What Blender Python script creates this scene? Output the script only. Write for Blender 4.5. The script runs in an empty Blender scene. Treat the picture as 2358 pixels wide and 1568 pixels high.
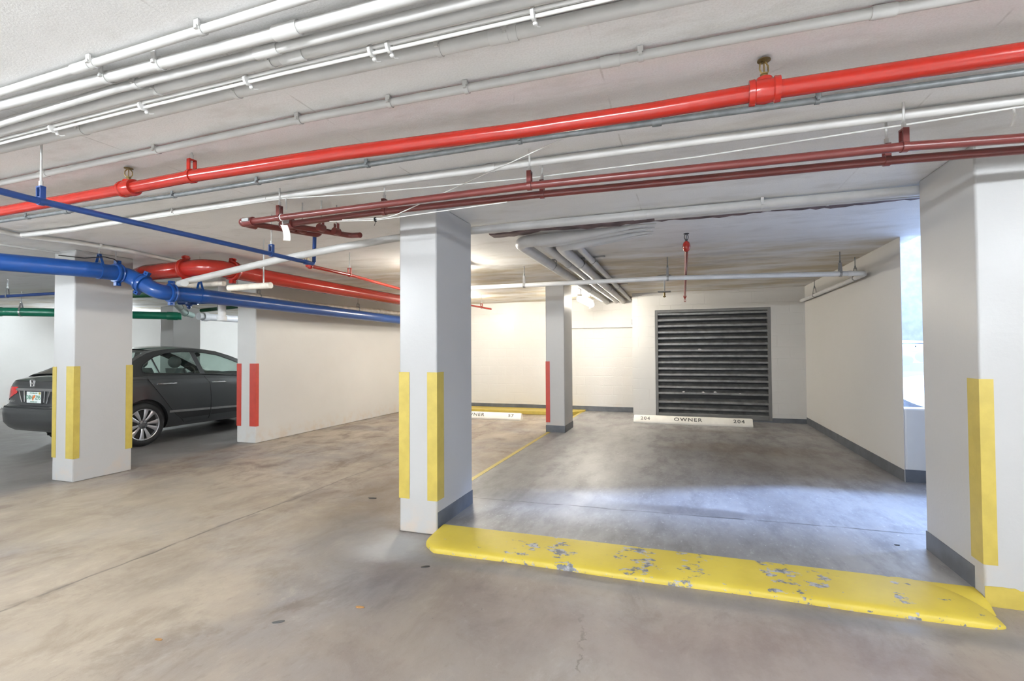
import bpy, bmesh, math, random
from mathutils import Vector, Matrix
random.seed(11)
SC = bpy.context.scene
COL = SC.collection
PI = math.pi
CEIL = 2.45
BAY = 0.05

# ------------------------------------------------------------------ object helpers
def tag(o, label=None, cat=None, group=None, kind=None):
    if label: o['label'] = label
    if cat: o['category'] = cat
    if group: o['group'] = group
    if kind: o['kind'] = kind
    return o

class MB:
    """collects vertices and faces in world coordinates"""
    def __init__(s): s.v = []; s.f = []; s.m = []
    def add(s, vs, fs, mi=0):
        b = len(s.v); s.v += [tuple(v) for v in vs]
        s.f += [tuple(i + b for i in f) for f in fs]; s.m += [mi] * len(fs); return s
    def box(s, x0, x1, y0, y1, z0, z1, mi=0):
        v = [(x0,y0,z0),(x1,y0,z0),(x1,y1,z0),(x0,y1,z0),(x0,y0,z1),(x1,y0,z1),(x1,y1,z1),(x0,y1,z1)]
        return s.add(v, [(0,3,2,1),(4,5,6,7),(0,1,5,4),(1,2,6,5),(2,3,7,6),(3,0,4,7)], mi)
    def obox(s, c, ax, ay, az, mi=0):
        c = Vector(c); ax = Vector(ax); ay = Vector(ay); az = Vector(az)
        v = [c+sx*ax+sy*ay+sz*az for sz in (-1,1) for sx, sy in ((-1,-1),(1,-1),(1,1),(-1,1))]
        return s.add(v, [(0,3,2,1),(4,5,6,7),(0,1,5,4),(1,2,6,5),(2,3,7,6),(3,0,4,7)], mi)
    def tube(s, pts, r, n=14, cap=True, mi=0):
        pts = [Vector(p) for p in pts]; k = len(pts)
        rr = r if isinstance(r, (list, tuple)) else [r] * k
        tan = []
        for i in range(k):
            a = pts[max(i-1, 0)]; b = pts[min(i+1, k-1)]; tan.append((b-a).normalized())
        up = Vector((0,0,1)) if abs(tan[0].z) < .9 else Vector((0,1,0))
        nrm = tan[0].cross(up).normalized()
        vs = []
        for i in range(k):
            if i: nrm = (nrm - tan[i]*nrm.dot(tan[i])).normalized()
            bi = tan[i].cross(nrm)
            for j in range(n):
                a = 2*PI*j/n; vs.append(pts[i] + rr[i]*(math.cos(a)*nrm + math.sin(a)*bi))
        fs = [(i*n+j, i*n+(j+1) % n, (i+1)*n+(j+1) % n, (i+1)*n+j) for i in range(k-1) for j in range(n)]
        if cap: fs += [tuple(range(n))[::-1], tuple(range((k-1)*n, k*n))]
        return s.add(vs, fs, mi)
    def lathe(s, c, axis, prof, n, mi):
        c = Vector(c); axis = Vector(axis).normalized()
        up = Vector((0,0,1)) if abs(axis.z) < .9 else Vector((1,0,0))
        u = axis.cross(up).normalized(); w = axis.cross(u)
        vs = [c + axis*d + max(r, 1e-4)*(math.cos(2*PI*j/n)*u + math.sin(2*PI*j/n)*w) for d, r in prof for j in range(n)]
        k = len(prof)
        fs = [(i*n+j, i*n+(j+1) % n, (i+1)*n+(j+1) % n, (i+1)*n+j) for i in range(k-1) for j in range(n)]
        fs += [tuple(range(n))[::-1], tuple(range((k-1)*n, k*n))]
        return s.add(vs, fs, mi)
    def ball(s, c, r, sx=1, sy=1, sz=1, n=16, mi=0):
        c = Vector(c); m = n // 2; vs = [c + Vector((0,0,-r*sz))]
        for i in range(1, m):
            a = -PI/2 + PI*i/m
            vs += [c + Vector((r*sx*math.cos(a)*math.cos(2*PI*j/n), r*sy*math.cos(a)*math.sin(2*PI*j/n), r*sz*math.sin(a))) for j in range(n)]
        vs.append(c + Vector((0,0,r*sz)))
        fs = [(0, 1+(j+1) % n, 1+j) for j in range(n)]
        fs += [(1+i*n+j, 1+i*n+(j+1) % n, 1+(i+1)*n+(j+1) % n, 1+(i+1)*n+j) for i in range(m-2) for j in range(n)]
        e = len(vs)-1; b = 1+(m-2)*n
        fs += [(b+j, b+(j+1) % n, e) for j in range(n)]
        return s.add(vs, fs, mi)
    def prism(s, poly, axis, d0, d1, mi=0):
        """poly: 2-D outline; axis 'x' -> (y,z) outline, 'y' -> (x,z), 'z' -> (x,y)"""
        def P(p, d): return {'x': (d, p[0], p[1]), 'y': (p[0], d, p[1]), 'z': (p[0], p[1], d)}[axis]
        n = len(poly)
        vs = [P(p, d0) for p in poly] + [P(p, d1) for p in poly]
        fs = [tuple(range(n)), tuple(range(n, 2*n))[::-1]] + [(i, i+n, (i+1) % n + n, (i+1) % n) for i in range(n)]
        return s.add(vs, fs, mi)
    def grid(s, rows, mi=0, closed=False):
        n = len(rows[0]); vs = [p for r in rows for p in r]
        m = n if closed else n-1
        fs = [(i*n+j, i*n+(j+1) % n, (i+1)*n+(j+1) % n, (i+1)*n+j) for i in range(len(rows)-1) for j in range(m)]
        return s.add(vs, fs, mi)
    def build(s, name, mats, parent=None, smooth=True, bevel=0, origin=None, seg=2, angle=35, recalc=True):
        me = bpy.data.meshes.new(name)
        if origin is None:
            if parent is not None: origin = wloc(parent)
            else:
                xs = [v[0] for v in s.v]; ys = [v[1] for v in s.v]; zs = [v[2] for v in s.v]
                origin = Vector(((min(xs)+max(xs))/2, (min(ys)+max(ys))/2, min(zs)))
        origin = Vector(origin)
        me.from_pydata([Vector(v)-origin for v in s.v], [], s.f)
        if not isinstance(mats, (list, tuple)): mats = [mats]
        for m in mats: me.materials.append(m)
        for p, mi in zip(me.polygons, s.m): p.material_index = mi
        if recalc:
            bm = bmesh.new(); bm.from_mesh(me); bmesh.ops.recalc_face_normals(bm, faces=bm.faces); bm.to_mesh(me); bm.free()
        o = bpy.data.objects.new(name, me); COL.objects.link(o)
        if parent is not None:
            o.parent = parent; o.location = origin - wloc(parent)
        else: o.location = origin
        if smooth:
            for p in me.polygons: p.use_smooth = True
            try: me.set_sharp_from_angle(angle=math.radians(angle))
            except Exception: pass
        if bevel:
            md = o.modifiers.new('bevel', 'BEVEL'); md.width = bevel; md.segments = seg; md.limit_method = 'ANGLE'; md.angle_limit = math.radians(40)
        return o

def wloc(o):
    l = Vector(o.location)
    while o.parent is not None: o = o.parent; l += Vector(o.location)
    return l

def empty(name, loc):
    o = bpy.data.objects.new(name, None); o.empty_display_size = .1; COL.objects.link(o); o.location = loc; return o

def fillet(pts, rad, n=8):
    pts = [Vector(p) for p in pts]; out = [pts[0]]
    for i in range(1, len(pts)-1):
        a, b, c = pts[i-1], pts[i], pts[i+1]
        u = (a-b).normalized(); w = (c-b).normalized()
        ang = u.angle(w)
        if ang > math.radians(176): out.append(b); continue
        d = min(rad/math.tan(ang/2), .48*(a-b).length, .48*(c-b).length)
        r = d*math.tan(ang/2); mid = (u+w).normalized(); ctr = b + mid*(r/math.sin(ang/2))
        p0 = b+u*d-ctr; p1 = b+w*d-ctr; tot = p0.angle(p1); ax = p0.cross(p1).normalized()
        for k in range(n+1): out.append(ctr + Matrix.Rotation(tot*k/n, 3, ax) @ p0)
    out.append(pts[-1]); return out

def text_mb(mb, txt, size, mat4, mi=0, align='CENTER', space=1.0, bold=0.0, sx=1.0):
    cu = bpy.data.curves.new('t', 'FONT'); cu.body = txt; cu.size = size; cu.align_x = align; cu.align_y = 'CENTER'
    cu.space_character = space; cu.offset = bold; cu.extrude = .0006; cu.resolution_u = 3
    o = bpy.data.objects.new('t', cu); COL.objects.link(o)
    dg = bpy.context.evaluated_depsgraph_get(); dg.update()
    me = bpy.data.meshes.new_from_object(o.evaluated_get(dg))
    mb.add([mat4 @ Vector((v.co.x*sx, v.co.y, v.co.z)) for v in me.vertices], [tuple(p.vertices) for p in me.polygons], mi)
    bpy.data.objects.remove(o); bpy.data.curves.remove(cu); bpy.data.meshes.remove(me)

def frame(o, x, y):
    x = Vector(x).normalized(); y = Vector(y); y = (y - x*y.dot(x)).normalized(); z = x.cross(y)
    m = Matrix((x, y, z)).transposed().to_4x4(); m.translation = Vector(o); return m

# ------------------------------------------------------------------ material helpers
class NT:
    def __init__(s, name):
        s.mat = bpy.data.materials.new(name); s.mat.use_nodes = True; s.t = s.mat.node_tree
        s.b = s.t.nodes['Principled BSDF']
        g = s.t.nodes.new('ShaderNodeNewGeometry'); s.pos = g.outputs['Position']
        sp = s.t.nodes.new('ShaderNodeSeparateXYZ'); s.t.links.new(s.pos, sp.inputs[0]); s.x, s.y, s.z = sp.outputs
    def n(s, typ, **kw):
        nd = s.t.nodes.new(typ)
        for k, v in kw.items():
            if k.startswith('_'): setattr(nd, k[1:], v)
        return nd
    def put(s, sock, v):
        if isinstance(v, bpy.types.NodeSocket): s.t.links.new(v, sock)
        elif isinstance(v, (tuple, list)) and len(v) == 3 and sock.type == 'RGBA': sock.default_value = (*v, 1)
        else: sock.default_value = v
    def math(s, op, a, b=0.0, c=None, clamp=False):
        nd = s.t.nodes.new('ShaderNodeMath'); nd.operation = op; nd.use_clamp = clamp
        s.put(nd.inputs[0], a); s.put(nd.inputs[1], b)
        if c is not None: s.put(nd.inputs[2], c)
        return nd.outputs[0]
    def mapr(s, v, a, b, c=0.0, d=1.0, smooth=True):
        nd = s.t.nodes.new('ShaderNodeMapRange'); nd.clamp = True
        if smooth: nd.interpolation_type = 'SMOOTHSTEP'
        for i, q in enumerate((v, a, b, c, d)): s.put(nd.inputs[i], q)
        return nd.outputs[0]
    def noise(s, scale, detail=4, rough=.55, stretch=(1,1,1), off=(0,0,0), vec=None, dist=0.0):
        mp = s.t.nodes.new('ShaderNodeMapping'); s.t.links.new(vec or s.pos, mp.inputs[0])
        mp.inputs['Scale'].default_value = stretch; mp.inputs['Location'].default_value = off
        nd = s.t.nodes.new('ShaderNodeTexNoise'); s.t.links.new(mp.outputs[0], nd.inputs['Vector'])
        nd.inputs['Scale'].default_value = scale; nd.inputs['Detail'].default_value = detail; nd.inputs['Roughness'].default_value = rough
        nd.inputs['Distortion'].default_value = dist
        return nd.outputs[0]
    def mix(s, f, a, b, mode='MIX'):
        nd = s.t.nodes.new('ShaderNodeMix'); nd.data_type = 'RGBA'; nd.blend_type = mode
        s.put(nd.inputs[0], f); s.put(nd.inputs[6], a); s.put(nd.inputs[7], b); return nd.outputs[2]
    def blob(s, cx, cy, rx, ry, soft=.6, nz=None, amt=.5, rot=0.0):
        """soft-edged elliptical stain on a horizontal surface, edges broken by noise"""
        dx = s.math('SUBTRACT', s.x, cx); dy = s.math('SUBTRACT', s.y, cy)
        if rot:
            c, q = math.cos(rot), math.sin(rot)
            ax = s.math('ADD', s.math('MULTIPLY', dx, c), s.math('MULTIPLY', dy, q)); ay = s.math('SUBTRACT', s.math('MULTIPLY', dy, c), s.math('MULTIPLY', dx, q))
            dx, dy = ax, ay
        dx = s.math('DIVIDE', dx, rx); dy = s.math('DIVIDE', dy, ry)
        d = s.math('SQRT', s.math('ADD', s.math('MULTIPLY', dx, dx), s.math('MULTIPLY', dy, dy)))
        if nz is not None: d = s.math('ADD', d, s.math('MULTIPLY', s.math('SUBTRACT', nz, .5), amt*2))
        return s.mapr(d, 1+soft/2, 1-soft/2)
    def line(s, coord, at, w, nz=None, amt=0.0):
        """1 on a thin line coord == at"""
        d = s.math('SUBTRACT', coord, at)
        if nz is not None: d = s.math('ADD', d, s.math('MULTIPLY', s.math('SUBTRACT', nz, .5), amt))
        return s.mapr(s.math('ABSOLUTE', d), w, w*.3)
    def bump(s, h, strength=.2, dist=.01):
        nd = s.t.nodes.new('ShaderNodeBump'); nd.inputs['Strength'].default_value = strength; nd.inputs['Distance'].default_value = dist
        s.put(nd.inputs['Height'], h); s.t.links.new(nd.outputs[0], s.b.inputs['Normal'])
    def set(s, **kw):
        for k, v in kw.items(): s.put(s.b.inputs[k.replace('_', ' ')], v)
        return s

def paint(name, col, rough=.45, metal=0.0, var=.05, vscale=6, bump=.08, bscale=60, bdist=.004, spec=.5, coat=0.0):
    m = NT(name)
    nz = m.noise(vscale, 4)
    lo = tuple(c*(1-var) for c in col); hi = tuple(min(1, c*(1+var)) for c in col)
    m.set(Base_Color=m.mix(m.mapr(nz, .3, .7), lo, hi), Roughness=rough, Metallic=metal, Specular_IOR_Level=spec)
    if coat: m.set(Coat_Weight=coat, Coat_Roughness=.05)
    if bump: m.bump(m.noise(bscale, 3), bump, bdist)
    return m.mat

def wall_paint(name, col=(.555,.542,.524), rough=.42, block=False, scuff=True):
    m = NT(name)
    big = m.noise(1.1, 5, .6); fine = m.noise(45, 3)
    c = m.mix(m.mapr(big, .35, .7), tuple(q*.955 for q in col), col)
    if scuff:
        sp = m.mapr(m.noise(14, 6, .7, (1,1,.6)), .70, .78)
        c = m.mix(m.math('MULTIPLY', sp, .22), c, (.42,.38,.33))
        low = m.math('MULTIPLY', m.mapr(m.z, .30, .02), m.mapr(m.noise(7, 5), .42, .7))
        c = m.mix(m.math('MULTIPLY', low, .5), c, (.52,.40,.29))
    h = m.math('ADD', m.math('MULTIPLY', fine, .5), m.math('MULTIPLY', m.noise(6, 4), .9))
    if block:
        cb = m.n('ShaderNodeCombineXYZ'); m.t.links.new(m.x, cb.inputs[0]); m.t.links.new(m.z, cb.inputs[1])
        br = m.n('ShaderNodeTexBrick'); m.t.links.new(cb.outputs[0], br.inputs['Vector'])
        for k, v in (('Scale', 1.0), ('Mortar Size', .006), ('Mortar Smooth', .6), ('Brick Width', .4), ('Row Height', .2)): br.inputs[k].default_value = v
        h = m.math('SUBTRACT', h, m.math('MULTIPLY', m.math('MULTIPLY', br.outputs['Fac'], m.mapr(m.noise(2.2, 3), .38, .62)), 2.2))
    m.set(Base_Color=c, Roughness=m.mapr(big, .3, .7, rough-.06, rough+.1))
    m.bump(h, .35 if block else .22, .006)
    return m.mat

# ---- concrete of the ceiling
def ceiling_mat():
    m = NT('painted concrete ceiling')
    big = m.noise(.9, 6, .62, (.6,1.4,1)); med = m.noise(4, 6, .65, (.5,1.3,1)); fine = m.noise(120, 3, .7)
    c = m.mix(m.mapr(big, .3, .72), (.80,.788,.775), (.91,.903,.895))
    c = m.mix(m.math('MULTIPLY', m.mapr(med, .48, .70), .5), c, (.61,.585,.55))
    c = m.mix(m.math('MULTIPLY', m.mapr(fine, .35, .75), .28), c, (.58,.56,.53))
    # old water stains over the bay and the far aisle
    st = m.math('MULTIPLY', m.mapr(m.y, 4.9, 6.6), m.mapr(m.noise(1.5, 6, .66, (.55,1.5,1)), .36, .66))
    c = m.mix(m.math('MULTIPLY', st, .85), c, (.50,.41,.25))
    grey = m.math('MULTIPLY', m.mapr(m.y, 4.9, 6.0), m.mapr(m.noise(1.9, 5, .6, (.6,1.3,1), (7,3,0)), .52, .68))
    c = m.mix(m.math('MULTIPLY', grey, .4), c, (.33,.31,.28))
    # formwork seams
    wob = m.noise(3, 3); broken = m.mapr(m.noise(3.2, 5, .65), .44, .62)
    ln = None
    for x in (-4.1, -2.86, -1.58, -.29, 1.03, 2.3):
        l = m.line(m.x, x, .006, wob, .02); ln = l if ln is None else m.math('MAXIMUM', ln, l)
    ln = m.math('MULTIPLY', ln, m.mapr(m.y, 4.4, 4.2))
    ln = m.math('MAXIMUM', ln, m.math('MULTIPLY', m.line(m.y, 7.6, .006, wob, .02), m.mapr(m.x, -2.2, -1.9)))
    c = m.mix(m.math('MULTIPLY', m.math('MULTIPLY', ln, broken), .38), c, (.28,.25,.22))
    m.set(Base_Color=c, Roughness=.62)
    m.bump(m.math('ADD', m.math('MULTIPLY', fine, .6), m.math('MULTIPLY', m.noise(9, 5), .6)), .25, .006)
    return m.mat

# ---- concrete of the aisle
def floor_mat():
    m = NT('worn tan concrete floor')
    big = m.noise(.55, 6, .62, (1.1,.8,1), (3,1,0)); med = m.noise(2.3, 9, .70, (1.15,.75,1), (0,5,0), None, .4)
    fine = m.noise(17, 6, .72, (1.4,.7,1)); grit = m.noise(150, 3, .7)
    c = m.mix(m.mapr(big, .34, .66), (.245,.20,.165), (.41,.345,.275))
    c = m.mix(m.math('MULTIPLY', m.mapr(m.noise(.8, 5, .6, (1,1,1), (9,4,0)), .46, .64), .75), c, (.27,.25,.245))
    c = m.mix(m.math('MULTIPLY', m.mapr(med, .47, .68), .72), c, (.15,.112,.088))
    c = m.mix(m.math('MULTIPLY', m.mapr(med, .45, .30), .55), c, (.47,.40,.315))
    c = m.mix(m.math('MULTIPLY', m.mapr(fine, .54, .74), .5), c, (.12,.095,.08))
    c = m.mix(m.math('MULTIPLY', m.mapr(fine, .43, .27), .42), c, (.52,.46,.40))
    c = m.mix(m.math('MULTIPLY', m.mapr(m.math('ADD', m.x, m.math('MULTIPLY', m.math('SUBTRACT', big, .5), 4.0)), -1.6, .6), .45), c, (.30,.265,.265))
    grime = m.mapr(m.noise(1.25, 9, .72, (1,.8,1), (2,8,0)), .49, .66)
    c = m.mix(m.math('MULTIPLY', grime, .5), c, (.15,.12,.105))
    pale = m.mapr(m.noise(3.1, 8, .74, (1.2,.5,1), (6,1,0)), .60, .76)
    c = m.mix(m.math('MULTIPLY', pale, .45), c, (.50,.47,.43))
    nz = m.noise(2.6, 6, .66)
    # traffic stains that have a place of their own
    for cx, cy, rx, ry, a, col, rot in ((-2.5,4.6,.55,1.4,.72,(.17,.125,.085),0), (-1.75,2.75,.35,.55,.68,(.135,.125,.13),.4), (-.9,2.55,.75,.36,.5,(.19,.145,.13),-.2),
                                   (.55,2.45,.9,.32,.45,(.24,.17,.15),.05), (-2.0,3.05,.32,.22,.55,(.50,.50,.49),0), (-2.4,3.1,.28,.5,.65,(.14,.13,.135),.3),
                                   (-3.1,2.3,.9,1.3,.35,(.47,.385,.28),0), (-4.6,3.2,1.3,1.0,.45,(.47,.39,.28),0), (-3.6,6.4,.5,1.6,.35,(.18,.14,.10),0), (.2,1.9,1.6,.5,.35,(.34,.30,.28),0), (-1.3,1.7,.9,.6,.42,(.25,.20,.17),0)):
        c = m.mix(m.math('MULTIPLY', m.blob(cx, cy, rx, ry, 1.0, nz, .75, rot), a), c, col)
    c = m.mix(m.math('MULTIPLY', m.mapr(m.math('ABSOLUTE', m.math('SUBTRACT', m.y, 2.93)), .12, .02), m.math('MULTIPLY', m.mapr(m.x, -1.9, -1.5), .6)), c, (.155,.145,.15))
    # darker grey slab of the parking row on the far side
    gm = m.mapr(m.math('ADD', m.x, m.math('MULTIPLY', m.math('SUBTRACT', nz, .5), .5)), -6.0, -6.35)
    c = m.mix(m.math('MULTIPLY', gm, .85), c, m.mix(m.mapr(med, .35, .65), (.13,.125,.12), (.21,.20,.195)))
    # construction joint and a crack
    j = m.line(m.x, -3.42, .015, m.noise(1.1, 4), .14)
    j2 = m.math('MULTIPLY', m.line(m.x, -3.40, .06, m.noise(1.3, 5), .25), m.mapr(m.noise(3, 4), .42, .6))
    c = m.mix(m.math('MULTIPLY', m.math('MULTIPLY', j, m.mapr(m.noise(3.5, 4, .7), .3, .55)), .75), c, (.10,.085,.07))
    c = m.mix(m.math('MULTIPLY', j2, .6), c, (.14,.115,.095))
    cr = m.line(m.math('ADD', m.x, m.math('MULTIPLY', m.y, .15)), -.11, .010, m.noise(9, 5, .7), .16)
    crk = m.math('MULTIPLY', cr, m.math('MULTIPLY', m.mapr(m.y, 2.75, 2.3), m.mapr(m.noise(7, 4), .40, .52)))
    c = m.mix(m.math('MULTIPLY', crk, .6), c, (.12,.095,.08))
    sp = m.mapr(m.noise(34, 2, .5, (1.3,.7,1)), .765, .80)
    c = m.mix(m.math('MULTIPLY', sp, .6), c, (.08,.075,.075))
    c = m.mix(1.0, c, (.93,.93,.93), 'MULTIPLY')
    # floor out of view made paler to bounce light onto the ceiling
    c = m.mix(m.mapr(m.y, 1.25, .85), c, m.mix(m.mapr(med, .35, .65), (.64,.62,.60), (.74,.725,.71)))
    m.set(Base_Color=c, Roughness=m.mapr(med, .3, .7, .34, .56), Specular_IOR_Level=.45)
    m.bump(m.math('ADD', m.math('MULTIPLY', grit, .5), m.math('ADD', fine, m.math('MULTIPLY', med, 2.0))), .16, .006)
    return m.mat

# ---- sealed grey concrete of the bay
def bay_mat():
    m = NT('sealed grey concrete bay floor')
    big = m.noise(.8, 6, .62, (1.3,.8,1)); med = m.noise(3.2, 7, .68, (1.4,.55,1)); fine = m.noise(22, 6, .72, (1.5,.6,1))
    c = m.mix(m.mapr(big, .36, .66), (.20,.193,.195), (.29,.282,.28))
    c = m.mix(m.math('MULTIPLY', m.mapr(med, .44, .70), .65), c, (.13,.12,.12))
    c = m.mix(m.math('MULTIPLY', m.mapr(fine, .46, .26), .5), c, (.46,.445,.43))
    nz = m.noise(2.6, 6, .66, (1.2,.8,1))
    for cx, cy, rx, ry, a, col in ((-1.2,4.25,.75,.20,.65,(.105,.10,.10)), (-1.75,5.6,.28,1.9,.70,(.12,.115,.115)), (.1,4.32,.55,.10,.6,(.10,.09,.09)),
                                   (.8,7.2,1.0,.35,.55,(.17,.135,.105)), (1.2,6.4,.8,.7,.45,(.17,.14,.11)), (-.9,6.0,.42,2.6,.35,(.44,.425,.40)), (.9,8.6,1.3,.12,.5,(.16,.14,.12))):
        c = m.mix(m.math('MULTIPLY', m.blob(cx, cy, rx, ry, .9, nz, .7), a), c, col)
    j = m.line(m.math('SUBTRACT', m.y, m.math('MULTIPLY', m.x, .045)), 4.2, .016, m.noise(2.5, 5), .09)
    c = m.mix(m.math('MULTIPLY', m.math('MULTIPLY', j, m.mapr(m.noise(4, 4), .34, .50)), .85), c, (.075,.07,.07))
    sp = m.mapr(m.noise(26, 2, .5, (1,1,1)), .75, .79)
    c = m.mix(m.math('MULTIPLY', sp, .7), c, (.72,.70,.68))
    dk = m.mapr(m.noise(17, 4, .6, (.7,1.5,1), (4,2,0)), .735, .80)
    c = m.mix(m.math('MULTIPLY', dk, .6), c, (.08,.08,.085))
    m.set(Base_Color=c, Roughness=m.mapr(med, .3, .7, .36, .54), Specular_IOR_Level=.5)
    m.bump(m.math('ADD', m.math('MULTIPLY', fine, .7), m.math('MULTIPLY', med, 1.6)), .20, .006)
    return m.mat

def kerb_mat():
    m = NT('worn yellow kerb paint')
    n1 = m.noise(11, 6, .68, (.75,1.4,1)); n2 = m.noise(2.5, 4)
    mask = None
    for cx, w in ((-1.02,.15), (-.74,.16), (-.28,.20), (.03,.14), (.52,.17), (.68,.13), (1.08,.05)):
        b = m.mapr(m.math('ABSOLUTE', m.math('SUBTRACT', m.x, cx)), w, w*.35); mask = b if mask is None else m.math('MAXIMUM', mask, b)
    peel = m.mapr(m.math('ADD', n1, m.math('MULTIPLY', mask, .115)), .655, .668)
    low = m.mapr(m.math('ADD', m.noise(38, 4, .7), m.mapr(m.z, .035, .008, 0, .10)), .69, .72)
    y = m.mix(m.mapr(n2, .35, .7), (.47,.355,.04), (.55,.425,.055))
    y = m.mix(m.math('MULTIPLY', m.mapr(m.noise(8, 6, .7), .55, .75), .30), y, (.38,.30,.11))
    g = m.mix(m.mapr(m.noise(20, 4), .4, .6), (.115,.12,.135), (.36,.35,.36))
    c = m.mix(m.math('MAXIMUM', peel, low), y, g)
    m.set(Base_Color=c, Roughness=.5)
    m.bump(m.math('SUBTRACT', m.math('MULTIPLY', n1, .6), m.math('MULTIPLY', peel, .5)), .35, .006)
    return m.mat

M = {}
M['wall'] = wall_paint('white wall paint')
M['wallbounce'] = wall_paint('bright bounce wall paint', (.84,.83,.82))  # unseen walls kept brighter to bounce more light onto the ceiling
M['block'] = wall_paint('white painted block', block=True)
M['column'] = wall_paint('white column paint', (.425,.418,.412), .40)
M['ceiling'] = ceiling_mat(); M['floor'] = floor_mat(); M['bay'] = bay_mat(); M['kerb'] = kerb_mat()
M['base'] = paint('dark grey baseboard paint', (.085,.092,.105), .45, var=.2, bscale=30)
M['yellow'] = paint('yellow stripe paint', (.43,.33,.064), .45, var=.07, vscale=9, bump=.12)
M['redstripe'] = paint('red stripe paint', (.42,.042,.026), .45, var=.08, vscale=9)
M['red'] = paint('red pipe enamel', (.275,.014,.008), .20, var=.05, bump=.10, bscale=45)
M['maroon'] = paint('maroon pipe enamel', (.115,.023,.020), .28, var=.08, bump=.08)
M['blue'] = paint('blue pipe enamel', (.006,.050,.215), .28, var=.08, bump=.08)
M['navy'] = paint('dark blue pipe enamel', (.012,.042,.17), .28, var=.08, bump=.08)
M['green'] = paint('green pipe enamel', (.006,.17,.095), .32, var=.1)
M['dgreen'] = paint('dark green pipe enamel', (.006,.075,.032), .34, var=.1)
M['pgreen'] = paint('grey green pipe paint', (.27,.36,.335), .32, var=.08)
M['white'] = paint('white pipe paint', (.48,.472,.455), .36, var=.06)
M['conduit'] = paint('ceiling coloured conduit paint', (.55,.54,.52), .42, var=.06)
M['cream'] = paint('cream pipe paint', (.68,.62,.53), .45, var=.14, vscale=12)
M['lavender'] = paint('pale plastic pipe', (.72,.72,.76), .3, var=.04)
M['galv'] = paint('galvanised steel', (.16,.17,.175), .42, metal=.3, var=.18, vscale=22)
M['steel'] = paint('grey steel', (.33,.33,.33), .35, metal=.7, var=.1)
M['brass'] = paint('sprinkler brass', (.23,.16,.06), .35, metal=.8, var=.2, vscale=30)
M['greywhite'] = paint('light grey pipe paint', (.62,.62,.62), .36, var=.06)
M['louver'] = paint('dark grey louver paint', (.15,.15,.147), .34, var=.25, vscale=9, metal=.2)
M['louverframe'] = paint('grey louver frame paint', (.125,.125,.122), .5, var=.1)
M['black'] = paint('black', (.012,.012,.013), .6, var=.2)
M['stop'] = paint('white wheel stop paint', (.76,.73,.67), .5, var=.07, vscale=5, bump=.15, bscale=25)
M['stencil'] = paint('grey stencil paint', (.115,.11,.10), .6, var=.35, vscale=40)
M['stencilpale'] = paint('faded stencil paint', (.21,.20,.185), .6, var=.4, vscale=40)
M['rust'] = paint('rust stained groove', (.115,.075,.078), .7, var=.5, vscale=9, bump=.3, bscale=25)
M['cable'] = paint('white cable jacket', (.62,.61,.59), .4, var=.04)
M['asphalt'] = paint('outdoor paving', (.30,.30,.30), .8, var=.15)
M['tagwhite'] = paint('white vinyl tag', (.82,.80,.76), .35, var=.03)

def glass(name, col, alpha_mix=.75, rough=.02):
    mat = bpy.data.materials.new(name); mat.use_nodes = True; t = mat.node_tree
    for n in list(t.nodes): t.nodes.remove(n)
    out = t.nodes.new('ShaderNodeOutputMaterial'); mx = t.nodes.new('ShaderNodeMixShader'); tr = t.nodes.new('ShaderNodeBsdfTransparent'); gl = t.nodes.new('ShaderNodeBsdfGlossy')
    tr.inputs[0].default_value = (*col, 1); gl.inputs['Roughness'].default_value = rough; gl.inputs[0].default_value = (1,1,1,1)
    lw = t.nodes.new('ShaderNodeLayerWeight'); lw.inputs[0].default_value = .5
    pw = t.nodes.new('ShaderNodeMath'); pw.operation = 'POWER'; pw.inputs[1].default_value = 4.0; t.links.new(lw.outputs['Facing'], pw.inputs[0])
    ma = t.nodes.new('ShaderNodeMath'); ma.operation = 'MULTIPLY_ADD'; ma.inputs[1].default_value = .7; ma.inputs[2].default_value = .045; t.links.new(pw.outputs[0], ma.inputs[0])
    t.links.new(ma.outputs[0], mx.inputs[0]); t.links.new(tr.outputs[0], mx.inputs[1]); t.links.new(gl.outputs[0], mx.inputs[2]); t.links.new(mx.outputs[0], out.inputs[0])
    return mat
def emit(name, col, s):
    mat = bpy.data.materials.new(name); mat.use_nodes = True; b = mat.node_tree.nodes['Principled BSDF']
    b.inputs['Base Color'].default_value = (.9,.9,.9,1); b.inputs['Emission Color'].default_value = (*col, 1); b.inputs['Emission Strength'].default_value = s
    return mat
M['glass'] = glass('tinted car glass', (.74,.84,.81))
def carpaint(name, col, metal=.55):
    return paint(name, col, .30, metal=metal, var=.04, vscale=300, bump=0, coat=.8)
M['carpaint'] = carpaint('dark grey metallic car paint', (.060,.063,.066))
M['whitepaint'] = carpaint('white car paint', (.78,.79,.81), 0.0)
M['rubber'] = paint('tyre rubber', (.014,.014,.015), .65, var=.2)
M['alloy'] = paint('bright alloy', (.62,.62,.64), .28, metal=.8, var=.03)
M['alloydark'] = paint('grey alloy', (.16,.16,.17), .4, metal=.6, var=.05)
M['chrome'] = paint('chrome', (.75,.75,.77), .10, metal=1.0, var=.02, bump=0)
M['redlens'] = paint('red lamp lens', (.55,.018,.018), .12, var=.1, bump=0, coat=.5)
M['clearlens'] = paint('clear lamp lens', (.42,.42,.42), .12, var=.1, bump=0, coat=.5)
M['headlens'] = paint('dark headlamp lens', (.05,.05,.055), .06, var=.3, bump=0, coat=1.0)
M['seat'] = paint('grey seat fabric', (.115,.115,.11), .8, var=.1)
M['plate'] = paint('licence plate white', (.72,.76,.74), .4, var=.04)
M['plategreen'] = paint('licence plate green', (.05,.22,.13), .5)
M['flake'] = paint('rust brown flake', (.33,.17,.06), .7)
M['yard'] = paint('weathered outdoor concrete', (.22,.22,.225), .8, var=.12)
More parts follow.
